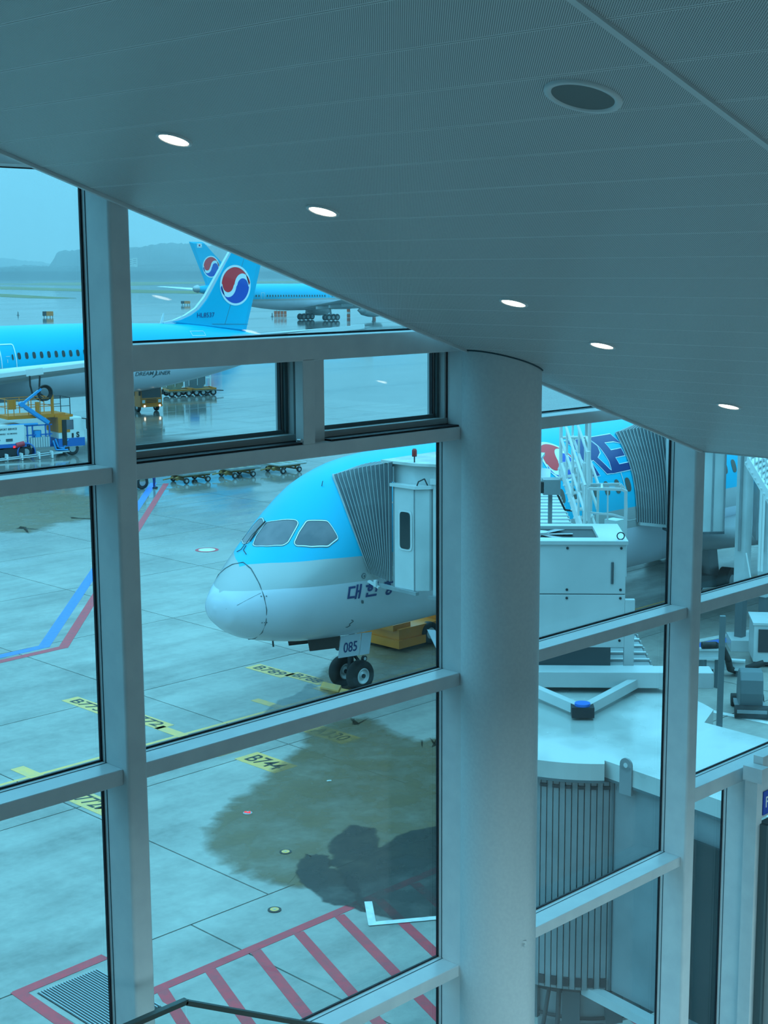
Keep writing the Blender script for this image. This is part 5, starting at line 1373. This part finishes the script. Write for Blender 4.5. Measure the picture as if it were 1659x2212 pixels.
MB().prism([(x+(x-46.6)*.03, y+(y-30.3)*.05) for x, y in poly], 4.03, 4.12).build('cab_floor', M['seam'], J2)
b = MB()
for (x, y) in ((45.55, 29.74), (45.95, 29.41), (46.28, 29.13)): b.bar((x, y, 4.15), (x, y, 8.25), .05, .05)
b.build('panel_joint', M['bridge_slat'], J2)
T2 = Vector((48.8, 26.6, 0)); E2 = Vector((33.5, 15.0, 0)); dT = (E2-T2).normalized(); nT = Vector((-dT.y, dT.x, 0))
def t2(al, ac, z): p = T2+dT*al+nT*ac; return Vector((p.x, p.y, z))
vs = [t2(a_, c_, z) for a_ in (0.6, 12.5) for c_ in (-1.5, 1.5) for z in (4.1, 7.6)]
# lift frame of the second bridge and its slender tubes
for px, D_b, wd in ((1603, 54, .42), (1652, 54, .36)):
    p = atD(px, 1240, D_b); zl = atD(px, 1288, D_b).z
    b = MB(); b.bar((p.x, p.y, zl), (p.x, p.y, 9.6), wd, wd); b.build('lift_column', M['bridge_white'], J2)
    q = MB(); q.bar((p.x, p.y, .35), (p.x, p.y, zl), wd*.72, wd*.72); q.build('inner_column', M['bridge_dark'], J2)
    q = MB(); q.box((p.x, p.y, .2), (1.3, .8, .4), rz=.7); q.build('column_foot', M['bridge_white'], J2)
    q = MB(); q.bar((p.x-.28, p.y-.02, 3.6), (p.x-.28, p.y-.02, 9.2), .05, .12); q.build('guide_rail', M['bridge_slat'], J2)
p = atD(1628, 1240, 55.5); b = MB(); b.box((p.x, p.y, 6.6), (.08, 1.1, 5.6), rz=-.9); b.build('lift_panel', M['bridge_slat'], J2)
for px in (1640, 1646): 
    p = atD(px, 1200, 53.2); b = MB(); b.tube([(p.x, p.y, 3.0), (p.x, p.y, 9)], .05, 8); b.build('conduit', M['rail_white'], J2)
b = MB(); a0 = atD(1612, 1195, 53); a1 = atD(1629, 1290, 53); b.bar(a0, a1, .05); b.build('stay_rod', M['rail_white'], J2)
p = atD(1536, 1230, 63); b = MB(); b.box((p.x, p.y, .62), (1.0, 2.3, .5), rz=1.0); b.build('axle_beam', M['bridge_dark'], J2)
ax = Vector((math.cos(0.2), math.sin(0.2), 0)); axn = Vector((-ax.y, ax.x, 0))
for s_ in (-.7, .7): bridge_wheel(Vector((p.x, p.y, .6))+axn*s_, .6, .45, axn, J2)
b = MB(); b.bar((p.x, p.y, .8), (p.x+.2, p.y+.6, 4.1), .5, .5); b.build('lift_column', M['bridge_slat'], J2)
# hanging stair of the second bridge at the top right corner
ST = thing('service_stair', 'white service stair of the second jet bridge at the right edge under the ceiling', 'stair', (0, 0, 0))
a0, a1 = atD(1615, 995, 42), atD(1668, 1085, 41.0); b0, b1 = atD(1640, 985, 43), atD(1695, 1060, 42)
for a_, c_ in ((a0, a1), (b0, b1)):
    MB().bar(a_, c_, .07, .28).build('stringer', M['rail_white'], ST); rail([a_+up2, c_+up2], .03, 'handrail', ST)
    for k in range(8): q = a_.lerp(c_, k/7); rail([q, q+up2], .02, 'rail_post', ST)
for k in range(8):
    f = (k+.5)/8; MB().bar(a0.lerp(a1, f), b0.lerp(b1, f), .25, .04).build('tread', M['rail_white'], ST)

# ------------------------------------------------------------------ equipment seen through the last bay
def post(px, y0, y1, D, wd, nm, lab, mt):
    p = atD(px, y1, D); q = atD(px, y0, D)
    t = thing(nm, lab, 'post', (p.x, p.y, 0)); MB().box((0, 0, q.z/2), (wd, wd, q.z), rz=.7).build('shaft', mt, t); MB().box((0, 0, .06), (wd*2, wd*2, .12), rz=.7).build('base_plate', M['bridge_slat'], t)
post(1553, 1330, 1592, 43, .16, 'dark_post', 'dark slender post nearest the right mullion in the last bay', M['bridge_dark'])
gp = atZ(1662, 1436); t = thing('ground_power_unit', 'pale ground power box on the apron at the right edge', 'generator', (gp.x, gp.y, 0), .65)
MB().box((0.4, 0, .85), (1.6, 1.2, 1.3)).build('casing', M['bridge_white'], t); MB().box((0.4, 0, 1.54), (1.7, 1.3, .08)).build('lid', M['bridge_white'], t)
MB().box((-.42, 0, .95), (.05, .9, .8)).build('control_panel', M['dark_metal'], t); MB().box((0.4, 0, .15), (1.5, 1.1, .15)).build('skid', M['dark_metal'], t)
b = MB(); P_ = [atZ(x, y, z) for x, y, z in ((1516, 1394, 1.45), (1545, 1393, 1.45), (1562, 1402, 1.2), (1573, 1425, .8), (1577, 1445, .3), (1590, 1449, .1), (1612, 1444, .1), (1650, 1432, .3))]
b.tube(P_, .11, 10); o = b.build('power_cable', M['tyre']); tag(o, 'thick black cable looping down from the pale beams to the apron', 'cable')
for (xa, ya, xb, yb, z, lab) in ((1500, 1402, 1560, 1402, 1.3, 'upper pale steel beam under the black cable'), (1500, 1421, 1610, 1428, .55, 'lower long pale steel beam beside the dark post')):
    A_, B_ = atZ(xa, ya, z), atZ(xb, yb, z); b = MB(); b.bar(A_, B_, .25, .06); b.bar(A_-Vector((0, 0, .3)), B_-Vector((0, 0, .3)), .25, .06); b.bar(A_-Vector((0, 0, .15)), B_-Vector((0, 0, .15)), .05, .26)
    t = tag(b.build('steel_beam', M['bridge_white']), lab, 'beam')
    MB().bar(A_.lerp(B_, .3)*1-Vector((0, 0, .33)), Vector((A_.lerp(B_, .3).x, A_.lerp(B_, .3).y, 0)), .2).build('leg', M['bridge_dark'], t)
    MB().bar(A_.lerp(B_, .9)*1-Vector((0, 0, .33)), Vector((A_.lerp(B_, .9).x, A_.lerp(B_, .9).y, 0)), .2).build('leg', M['bridge_dark'], t)
sp_ = atZ(1618, 1538); t = thing('cable_drum', 'dark rounded cable drum cover on its trolley in the last bay', 'drum', (sp_.x, sp_.y, 0), .65)
b = MB(); P_ = [(-.55, .28), (-.60, .75), (-.52, 1.15), (-.28, 1.38), (.12, 1.38), (.38, 1.2), (.58, .8), (.62, .28)]
b.add([(x, -.35, z) for x, z in P_]+[(x, .35, z) for x, z in P_], [list(range(8)), list(range(8, 16))[::-1]]+[(i, (i+1) % 8, 8+(i+1) % 8, 8+i) for i in range(8)])
bevel(b.build('cover', M['bridge_dark'], t), .05, 3); MB().box((0, 0, .25), (1.7, .9, .10)).build('trolley', M['bridge_slat'], t)
for x in (-.65, .65):
    b = MB(); b.cyl((x, -.5, .2), (x, .5, .2), .2, 16); b.build('wheel', M['tyre'], t)
MB().box((.8, -.37, .75), (.5, .02, .06)).build('reflector', M['ac_edge'], t)
flat('trim_12', [strip(tuple(atZ(1500, 1386))[:2], tuple(atZ(1680, 1352))[:2], .32)], M['white_line'], z=.009)
flat('trim_13', [strip(tuple(atZ(1500, 1396))[:2], tuple(atZ(1680, 1362))[:2], .5)], M['blue_line'], z=.0085)
flat('trim_14', [strip(tuple(atZ(1515, 1532))[:2], tuple(atZ(1680, 1566))[:2], .25)], M['white_line'], z=.009)

# ------------------------------------------------------------------ vehicles
def veh(name, lab, cat, px, rz, group=None):
    p = atZ(*px); return thing(name, lab, cat, (p.x, p.y, 0), rz, group)
def vwheel(parent, c, r=.5, wd=.3, side=-1, nm='wheel'):
    b = MB(); c = Vector(c); b.lathe([(r*.5, -wd*.4), (r*.8, -wd/2), (r*.97, -wd*.4), (r, 0), (r*.97, wd*.4), (r*.8, wd/2), (r*.5, wd*.4)], c, 'Y', 24); o = b.build(nm, M['tyre'], parent)
    h = MB(); h.cyl(c-Vector((0, wd*.42, 0)), c+Vector((0, wd*.42, 0)), r*.5, 18); h.build('hub', M['steel'], o)
# hydrant dispenser truck with its lifting platform under the wing of the far-left airliner
FT = veh('fuel_truck', 'white and blue fuelling truck with yellow lift platform under the wing at left', 'truck', (145, 980), -.20)
b = MB(); b.box((-2.2, 0, .78), (6.6, .9, .22)); b.build('chassis', M['blue_paint'], FT)
b = MB()   # cab, x = forward; local origin under the front axle
P_ = [(-1.05, .62), (.85, .62), (.98, 1.1), (.95, 1.75), (.78, 2.85), (-1.05, 2.9)]
cabm = MB(); cabm.add([(x, -1.2, z) for x, z in P_]+[(x, 1.2, z) for x, z in P_], [list(range(6)), list(range(6, 12))[::-1]]+[(i, (i+1) % 6, 6+(i+1) % 6, 6+i) for i in range(6)])
bevel(cabm.build('cab', M['white_paint'], FT), .06, 2)
MB().box((-.06, 0, 1.0), (2.05, 2.46, .62)).build('cab_skirt', M['blue_paint'], FT)
MB().box((-.62, 0, 2.33), (.9, 2.46, 1.14)).build('cab_rear_panel', M['yellow'], FT)
MB().box((-.20, -1.225, 2.32), (.62, .03, .72)).build('door_window', M['cockpit_glass'], FT)
MB().add([(.985, -1.05, 1.82), (.985, 1.05, 1.82), (.81, 1.0, 2.72), (.81, -1.0, 2.72)], [(0, 1, 2, 3)]).build('windscreen', M['dark_glass'], FT)
MB().box((-.62, -1.24, 1.75), (.34, .06, 1.9)).build('exhaust_guard', M['black_line'], FT)
b = MB(); b.tube([(.75, -1.3, 2.75), (1.05, -1.5, 2.7), (1.1, -1.5, 1.9)], .04); b.box((1.05, -1.52, 2.3), (.08, .16, .7)); b.build('mirror', M['black_line'], FT)
b = text_mb('S', .55, bold=.02); place(b, (.30, -1.235, 1.35), (1, 0, 0), (0, 0, 1)).build('lettering', M['black_line'], FT)
MB().box((.02, -1.235, 1.5), (.14, .02, .34)).build('vent', M['black_line'], FT)
for x in (0, -3.6): vwheel(FT, (x, -1.05, .5)); vwheel(FT, (x, 1.05, .5))
vwheel(FT, (-4.9, -1.05, .5)); vwheel(FT, (-4.9, 1.05, .5))
b = MB(); b.lathe([(.62, 0), (.70, 0), (.70, .5), (.62, .5)], (-3.6, -1.28, .5), 'Y', 24); b.build('mudguard', M['blue_paint'], FT)
# lift platform
b = MB(); b.box((-2.6, 0, 3.05), (4.4, 2.0, .26)); b.build('platform', M['yellow'], FT)
MB().box((-.55, 0, 2.98), (1.4, 2.2, .16)).build('platform_ramp', M['yellow'], FT)
b = MB()
for x in (-4.75, -4.3, -3.2, -2.3, -1.3):
    for y in (-.95, .95): b.bar((x, y, 3.15), (x, y, 4.35), .05)
for y in (-.95, .95):
    for z in (3.75, 4.35): b.bar((-4.75, y, z), (-1.3, y, z), .045)
for x in (-4.75, -1.3):
    for z in (3.75, 4.35): b.bar((x, -.95, z), (x, .95, z), .045)
b.build('guard_rail', M['yellow'], FT)
b = MB()
for y in (-.95, .95):
    b.bar((.0, y, 3.05), (.0, y, 4.3), .05)
    for z in (3.7, 4.3): b.bar((-1.3, y, z), (.0, y, z), .04)
b.bar((0, -.95, 4.3), (0, .95, 4.3), .05); b.build('front_rail', M['dark_metal'], FT)
MB().box((-4.4, -.9, 4.0), (.55, .12, .7)).build('control_box', M['yellow'], FT)
b = MB(); b.bar((-1.35, -.9, 3.1), (-1.35, -.9, 4.6), .18); b.bar((-2.5, -.9, 3.1), (-2.5, -.9, 4.1), .25); b.build('platform_post', M['yellow'], FT)
# folding boom
b = MB(); b.bar((-1.75, -1.1, 2.55), (-3.75, -1.1, 4.0), .22, .26); b.bar((-3.75, -1.1, 4.0), (-2.2, -1.0, 5.05), .16, .16); b.cyl((-3.75, -1.25, 4.0), (-3.75, -.9, 4.0), .2, 14); b.build('boom', M['light_blue'], FT)
b = MB(); b.bar((-1.9, -1.12, 2.45), (-3.6, -1.12, 3.7), .08); b.bar((-2.0, -.98, 2.75), (-3.5, -.98, 3.95), .08); b.tube([(-5.4, -.9, 2.35), (-4.6, -1.0, 2.5), (-2.6, -1.1, 2.5)], .09, 8); b.build('boom_hose', M['light_blue'], FT)
b = MB()
for ph in range(3): b.tube([(-1.9+.55*math.cos(t)*(1-.12*ph), -1.0+.1*ph, 4.75+.55*math.sin(t)*(1-.12*ph)) for t in [2*PI*i/20 for i in range(21)]], .06, 6)
b.build('hose_coil', M['tyre'], FT)
# tank panel and pump gear
MB().box((-5.0, -.1, 1.85), (2.6, 2.3, 1.35)).build('tank_body', M['white_paint'], FT)
MB().box((-5.05, -.1, 1.05), (3.0, 2.3, .28)).build('tank_skirt', M['blue_paint'], FT)
MB().box((-6.05, -1.262, 1.85), (.18, .03, 1.35)).build('tank_stripe', M['navy'], FT)
b = text_mb('AIRPORT SERVICE', .20, bold=.006, width=1.5); place(b, (-5.75, -1.27, 2.20), (1, 0, 0), (0, 0, 1)).build('lettering', M['seam'], FT)
b = text_mb('FLAMMABLE   NO SMOKING', .15, bold=.004, width=1.5); place(b, (-5.75, -1.27, 1.88), (1, 0, 0), (0, 0, 1)).build('lettering', M['seam'], FT)
b = MB(); b.ngon([(-5.75, -1.27, 1.25), (-5.50, -1.27, 1.5), (-5.75, -1.27, 1.75), (-6.0, -1.27, 1.5)]); b.build('hazard_diamond', M['seam'], FT)
MB().box((-4.85, -1.265, 1.47), (.5, .02, .2)).build('number_plate', M['seam'], FT)
b = MB(); b.cyl((-2.6, -.8, 1.1), (-2.6, -.8, 2.0), .34, 16); b.build('filter_vessel', M['light_blue'], FT)
b = MB()
for x in (-3.4, -3.0, -2.0, -1.7): b.bar((x, -1.05, .9), (x, -1.05, 2.45), .09)
b.bar((-3.5, -1.05, 1.7), (-1.5, -1.05, 1.7), .09); b.bar((-3.5, -1.05, 2.4), (-1.5, -1.05, 2.4), .09); b.build('pump_frame', M['blue_paint'], FT)
MB().box((-2.5, -1.12, 1.15), (1.5, .1, .75)).build('radiator', M['steel'], FT)
b = MB()
for i in range(8): b.box((-3.15+.19*i, -1.185, 1.15), (.04, .03, .72))
b.build('radiator_bar', M['rail_white'], FT)
b = MB(); b.tube([(-1.3, -1.1, 1.3), (-1.1, -1.15, .7), (-.7, -1.2, .55), (-.5, -1.2, 1.1), (-.3, -1.2, 1.2)], .07); b.tube([(-1.5, -1.15, 1.2), (-1.3, -1.2, .5), (-.4, -1.25, .45)], .07); b.build('pump_hose', M['light_blue'], FT)
b = MB(); b.cyl((-4.35, -1.2, 1.05), (-3.75, -1.2, 1.15), .2, 14); b.build('hose_reel', M['red_line'], FT); MB().box((-4.5, -1.25, .95), (.16, .1, .16)).build('tail_lamp', M['red_lamp'], FT)
MB().box((-5.2, -.6, .55), (3.0, 1.2, .5)).build('tool_box', M['dark_metal'], FT)
b = MB(); b.tube([(-.4, -1.5, .35), (-2.0, -1.7, .38), (-3.6, -1.75, .30), (-6.5, -1.8, .18)], .06); b.tube([(-1.0, -1.65, .30), (-3.0, -1.95, .22), (-6.5, -2.1, .12)], .06); b.build('hydrant_hose', M['steel'], FT)
for x in (-1.9, -2.9, -4.2, -5.3):
    q = MB(); q.box((x, -1.8, .28), (.1, .5, .5)); q.build('hose_trolley', M['rail_white'], FT)
# hoses up to the wing and the fuelling panel
HZ = thing('fuelling_panel', 'open white fuelling panel under the wing with two black hoses hanging to the truck', 'panel', (0, 0, 0))
pA, pB = atD(56, 806, 114.8), atD(93, 801, 114.8)
MB().bar(pA, pB, .3, .5).build('panel', M['ac_edge'], HZ)
for pts in ([(64, 812), (65, 832), (70, 850), (80, 862), (95, 866)], [(86, 812), (85, 835), (86, 850), (98, 858)]):
    b = MB(); b.tube([atD(x, y, 114.6) for x, y in pts], .07, 8); b.build('hose', M['tyre'], HZ)

# yellow truck under the tail
YT = veh('truck', 'yellow truck with lit headlamps facing the viewer under the white belly of the HL8537 airliner', 'truck', (322, 889), 0.35)
YT.rotation_euler.z = math.radians(-100)
P_ = [(-1.6, .5), (.55, .5), (.62, 1.3), (.45, 2.5), (-1.6, 2.6)]
b = MB(); b.add([(x, -1.15, z) for x, z in P_]+[(x, 1.15, z) for x, z in P_], [list(range(5)), list(range(5, 10))[::-1]]+[(i, (i+1) % 5, 5+(i+1) % 5, 5+i) for i in range(5)])
bevel(b.build('cab', M['yellow'], YT), .05)
MB().add([(.64, -1.0, 1.40), (.64, 1.0, 1.40), (.49, 1.0, 2.38), (.49, -1.0, 2.38)], [(0, 1, 2, 3)]).build('windscreen', M['dark_glass'], YT)
b = MB()
for z in (.95, 1.1, 1.25): b.box((.62, 0, z), (.04, 1.1, .06))
b.build('grille', M['dark_metal'], YT)
MB().box((.66, 0, .62), (.16, 2.2, .22)).build('bumper', M['yellow'], YT)
for y in (-.85, .85):
    MB().box((.63, y, 1.05), (.04, .3, .3)).build('lamp_unit', M['hub'], YT); MB().cyl((.75, y*.95, .62), (.77, y*.95, .62), .09, 12).build('head_lamp', M['head_lamp'], YT)
    MB().box((.6, y*1.45, 1.9), (.06, .2, .5)).build('mirror', M['black_line'], YT)
MB().box((-4.2, 0, 1.6), (5.0, 2.3, 1.8)).build('cargo_box', M['dark_metal'], YT); MB().box((-3.5, 0, .6), (6.2, 1.0, .2)).build('chassis', M['dark_metal'], YT)
MB().box((-1.0, -1.17, 1.9), (.7, .03, .7)).build('door_window', M['dark_glass'], YT); MB().box((-1.0, 1.17, 1.9), (.7, .03, .7)).build('door_window', M['dark_glass'], YT)
for x in (-.4, -4.8):
    for y in (-.98, .98): vwheel(YT, (x, y, .48), .48)

# container dollies behind the tail
def dolly(name, lab, px, rz, L=5.0, group=None):
    t = veh(name, lab, 'cargo dolly', px, rz, group)
    MB().box((0, 0, .62), (L, 2.4, .16)).build('deck', M['cart'], t)
    b = MB()
    for x in (-L/2+.05, L/2-.05): b.bar((x, -1.2, .75), (x, 1.2, .75), .1, .2)
    for y in (-1.2, 1.2): b.bar((-L/2, y, .75), (L/2, y, .75), .08, .12)
    b.build('deck_rail', M['yellow'], t)
    for x in (-L*.36, -L*.06, L*.38):
        for y in (-1, 1): vwheel(t, (x, y, .36), .36, .22)
    MB().bar((L/2, 0, .5), (L/2+1.2, 0, .4), .1).build('tow_bar', M['dark_metal'], t)
    return t
dolly('cargo_dolly', 'left one of the two container dollies behind the white tail, beside the yellow truck', (383, 856), -.35, 2.6); dolly('cargo_dolly', 'right one of the two container dollies behind the white tail, under the pale loader', (436, 853), -.35, 2.6)
def container(px, dD, lab, mt, sz=(1.9, 1.6, 1.6), z=.72):
    p = atZ(*px); t = thing('cargo_container', lab, 'container', (p.x, p.y, 0), -.35)
    P_ = [(-sz[0]/2, z), (sz[0]*.3, z), (sz[0]/2, z+.5), (sz[0]/2, z+sz[2]), (-sz[0]/2, z+sz[2])]
    MB().add([(x, -sz[1]/2, q) for x, q in P_]+[(x, sz[1]/2, q) for x, q in P_], [list(range(5)), list(range(5, 10))[::-1]]+[(i, (i+1) % 5, 5+(i+1) % 5, 5+i) for i in range(5)]).build('body', mt, t)
    b = MB()
    for x in (-sz[0]/2, 0, sz[0]/2): b.bar((x, -sz[1]/2-.02, z+.3), (x, -sz[1]/2-.02, z+sz[2]), .06)
    b.build('edge_strip', M['hub'], t)
container((374, 855), 0, 'leftmost grey cargo container on the left dolly behind the tail', M['cart']); container((422, 851), 0, 'grey cargo container standing at the left end of the right dolly', M['bridge_dark'])
LD = veh('cargo_loader', 'pale upright cargo loader frame behind the right container dolly', 'loader', (425, 846), -.35)
b = MB()
for x in (-1.3, 1.3):
    for y in (-1, 1): b.bar((x, y, 0), (x, y, 3.6), .16)
for z in (1.6, 3.6): b.bar((-1.3, -1, z), (1.3, -1, z), .14); b.bar((-1.3, 1, z), (1.3, 1, z), .14)
b.build('frame', M['white_paint'], LD); MB().box((0, 0, 2.4), (2.4, 1.8, .16)).build('deck', M['steel'], LD); MB().box((-.6, -.9, 2.9), (1.0, .4, 1.0)).build('operator_box', M['light_blue'], LD)

# baggage carts on the wet apron
def cart(lab, x0, y0, L, wb, ang, mt2):
    t = thing('baggage_cart', lab, 'baggage cart', (x0, y0, 0), ang, 'flat baggage carts standing in a row on the wet apron')
    MB().box((.15, 0, .56), (L, 1.75, .07)).build('deck', M['cart'], t)
    b = MB(); h = L/2
    for y in (-.87, .87): b.bar((.15-h, y, .63), (.15+h, y, .63), .05, .09)
    for x in (-h, -h*.33, h*.33, h): b.bar((.15+x, -.87, .63), (.15+x, .87, .63), .05, .09)
    b.build('deck_rail', M['hub'] if mt2 else M['bridge_slat'], t)
    b = MB(); b.bar((-h*.9, -.4, .42), (h*.95, -.4, .42), .12); b.bar((-h*.9, .4, .42), (h*.95, .4, .42), .12)
    for x in (-wb/2, wb/2): b.bar((x, -.75, .22), (x, .75, .22), .09); b.bar((x, -.45, .22), (x, -.45, .5), .1); b.bar((x, .45, .22), (x, .45, .5), .1)
    b.build('underframe', M['rust'], t)
    for x in (-wb/2, wb/2):
        for y in (-.84, .84): vwheel(t, (x, y, .20), .20, .14)
    MB().bar((-h, 0, .38), (-h-.75, 0, .30), .07).build('tow_bar', M['rust'], t)
    q = MB(); q.bar((-h+.0, -.35, .30), (-h+.45, -.35, .45), .2, .2); q.build('steering_gear', M['rust'], t)
cart('left of the three flat baggage carts beyond the nose, just right of the left mullion', 58.53, 76.95, 2.55, 1.6, -.12, 0); cart('middle one of the three flat baggage carts beyond the nose', 62.15, 76.60, 2.35, 1.42, -.12, 0); cart('right of the three flat baggage carts, nearest the blue nose', 65.75, 76.05, 2.35, 1.4, -.05, 1)

# small tractor whose wheel shows beside the left mullion
TG = veh('tow_tractor', 'dark tow tractor mostly hidden by the left mullion, only its big wheel showing', 'tractor', (309, 1057), -.12)
MB().box((-1.2, .77, .8), (2.8, 1.5, .6)).build('body', M['cart'], TG); MB().box((-1.7, .77, 1.35), (1.2, 1.3, .5)).build('bonnet', M['cart'], TG); MB().box((.2, .77, .62), (.5, 1.3, .22)).build('bumper', M['dark_metal'], TG)
for x in (-.15, -2.2):
    for y in (0.14, 1.4): vwheel(TG, (x+.15, y, .43), .43, .28)
# worker standing beside it: only trousers and boots show below the frame
WK = veh('person', 'person in dark trousers standing by the tractor wheel, upper body hidden by the frame', 'person', (333, 1055), -.8)
def body():
    J = {'hip': (0, 0, .92), 'waist': (0, 0, 1.08), 'chest': (0, 0, 1.34), 'neck': (0, 0, 1.50), 'head': (.02, 0, 1.62), 'top': (.01, 0, 1.74)}
    verts = [J['hip'], J['waist'], J['chest'], J['neck'], J['head'], J['top']]; edges = [(0, 1), (1, 2), (2, 3), (3, 4), (4, 5)]; rad = [.15, .14, .155, .055, .095, .06]
    for s_ in (-1, 1):
        i = len(verts); verts += [(0, s_*.10, .86), (.02, s_*.11, .48), (0, s_*.11, .10), (.16, s_*.12, .05)]; edges += [(0, i), (i, i+1), (i+1, i+2), (i+2, i+3)]; rad += [.10, .07, .05, .045]
        i = len(verts); verts += [(0, s_*.20, 1.42), (.03, s_*.27, 1.15), (.10, s_*.25, .90), (.12, s_*.25, .80)]; edges += [(2, i), (i, i+1), (i+1, i+2), (i+2, i+3)]; rad += [.065, .05, .04, .035]
    me = bpy.data.meshes.new('body'); me.from_pydata(verts, edges, [])
    bm = bmesh.new(); bm.from_mesh(me); ly = bm.verts.layers.skin.verify(); bm.verts.ensure_lookup_table()
    for v, r in zip(bm.verts, rad): v[ly].radius = (r, r)
    bm.verts[0][ly].use_root = True
    bm.to_mesh(me); bm.free(); me.materials.append(M['navy'])
    o = link('body', me, WK)
    sk = o.modifiers.new('skin', 'SKIN'); sk.use_smooth_shade = True
    su = o.modifiers.new('sub', 'SUBSURF'); su.levels = su.render_levels = 2
    return o
body()
M['skin'] = principled('skin', (0.45, 0.27, 0.19), 0.5)
MB().lathe([(.001, -.14), (.05, -.13), (.075, -.06), (.085, .02), (.07, .09), (.001, .12)], (.03, 0, 1.63), 'Z', 16).build('face', M['skin'], WK)
for s_ in (-1, 1): MB().box((.06, s_*.12, .045), (.28, .10, .09)).build('boot', M['black_line'], WK)

# yellow tug and tow equipment below the near nose
TT = thing('tow_truck', 'long yellow towing vehicle behind the nose wheel under the white belly', 'tow truck', (39.2, 37.6, 0), 0)
MB().box((0.6, 0, .50), (5.6, 2.0, .62)).build('body', M['yellow'], TT)
MB().box((1.6, 0, 1.00), (3.4, 1.9, .42)).build('cover', M['yellow'], TT)
MB().box((-1.6, 0, 0.28), (1.4, 2.2, .30)).build('step', M['yellow'], TT)
MB().box((-1.9, 0, 0.86), (0.9, 1.7, .22)).build('platform', M['yellow'], TT)
MB().box((0.3, -1.01, .80), (1.0, .02, .35)).build('hatch', M['cart'], TT)
for x in (-.6, 2.4):
    for y in (-.95, .95): vwheel(TT, (x, y, .42), .42, .3)
# ground power cable hanging from the belly
b = MB(); b.tube([(34.55, 32.25, 1.95), (34.75, 32.1, 1.2), (35.1, 31.9, .5), (35.5, 31.7, .06), (36.3, 31.2, .05)], .05, 8); o = b.build('power_cable', M['tyre']); tag(o, 'thick dark ground power cable hanging from the white belly hatch', 'cable')
b = MB(); b.tube([(34.8, 32.2, 1.95), (35.1, 32.0, 1.1), (35.5, 31.8, .35), (36.1, 31.5, .05)], .04, 8); o = b.build('power_cable', M['dark_metal']); tag(o, 'thinner cable beside the thick one hanging from the belly hatch', 'cable')
# wheel chocks
for (x, y), lab in (((31.95, 34.75), 'yellow wheel chock at the far nose tyre'), ((31.85, 33.75), 'pale yellow wheel chock in front of the near nose tyre')):
    t = thing('wheel_chock', lab, 'wheel chock', (x, y, .012), .15)
    MB().prism([(-.10, -.38), (.10, -.38), (.10, .38), (-.10, .38)], 0, .06).build('base', M['yellow_line'], t); MB().add([(-.1, -.38, .06), (.1, -.38, .06), (0.05, -.38, .2), (-.1, .38, .06), (.1, .38, .06), (0.05, .38, .2)], [(0, 1, 2), (3, 5, 4), (0, 3, 4, 1), (1, 4, 5, 2), (2, 5, 3, 0)]).build('wedge', M['yellow_line'], t)

# taxiway signs and small marker posts on the airfield
for (x0, x1, y0, y1, lab) in ((92.5, 115, 673, 682.5, 'black and yellow taxiway sign left of the left mullion'), (391, 411, 650.5, 656, 'small yellow and black taxiway sign left of the near tail fin')):
    g0 = atZ((x0+x1)/2, y1+3); D_ = g0.xy.length; k_ = D_/FPX
    t = thing('taxiway_sign', lab, 'sign', (g0.x, g0.y, 0), YAW-PI/2+math.radians(11))
    wd, ht = (x1-x0)*k_, (y1-y0)*k_; zc_ = 3*k_+ht/2
    MB().box((wd*.18, 0, zc_), (wd*.62, .3, ht)).build('panel', M['yellow'], t); MB().box((-wd*.31, 0, zc_), (wd*.36, .3, ht)).build('panel', M['black_line'], t)
    b = MB()
    for q in (-.35, -.1, .2, .42): b.box((wd*q, 0, 3*k_/2), (.2, .2, 3*k_))
    st = b.build('leg', M['black_line'], t); st['kind'] = 'stuff'
    b = text_mb('B14', ht*.7, bold=.05, width=wd*.45) if False else None
for i, (x, y) in enumerate(((410, 688), (317, 690))): pass
# red and white striped barriers near the far aeroplane
for x, wl in ((595, 'leftmost of the four'), (602, 'second from the left of the four'), (609, 'third from the left of the four'), (616, 'rightmost of the four')):
    g0 = atZ(x, 679); t = thing('barrier_post', wl+' orange marker posts under the far airliner', 'barrier', (g0.x, g0.y, 0), 0, 'orange marker posts under the far airliner')
    MB().cyl((0, 0, 0), (0, 0, 2.6), .45, 10).build('post', M['orange'], t); MB().cyl((0, 0, 1.0), (0, 0, 1.6), .48, 10).build('band', M['white_line'], t)
for i, (x, lab) in enumerate(((753, 'orange marker post left of the far engine'), (808, 'orange marker post at the tip of the window under the ceiling'))):
    g0 = atZ(x, 686); t = thing('barrier_post', lab, 'barrier', (g0.x, g0.y, 0)); MB().cyl((0, 0, 0), (0, 0, 2.6), .5, 10).build('post', M['orange'], t); MB().cyl((0, 0, 1.0), (0, 0, 1.6), .55, 10).build('band', M['white_line'], t)
for x, y, lab in ((588, 684, 'small dark bollard left of the orange marker posts'), (806, 694, 'small dark bollard under the lower tip of the ceiling edge'), (39, 681, 'thin dark marker stick left of the taxiway sign')):
    g0 = atZ(x, y); t = thing('marker_stick', lab, 'bollard', (g0.x, g0.y, 0)); MB().cyl((0, 0, 0), (0, 0, 1.1), .16, 8, r2=.08).build('cone', M['black_line'], t); MB().cyl((0, 0, 0), (0, 0, .1), .4, 8).build('base', M['black_line'], t)
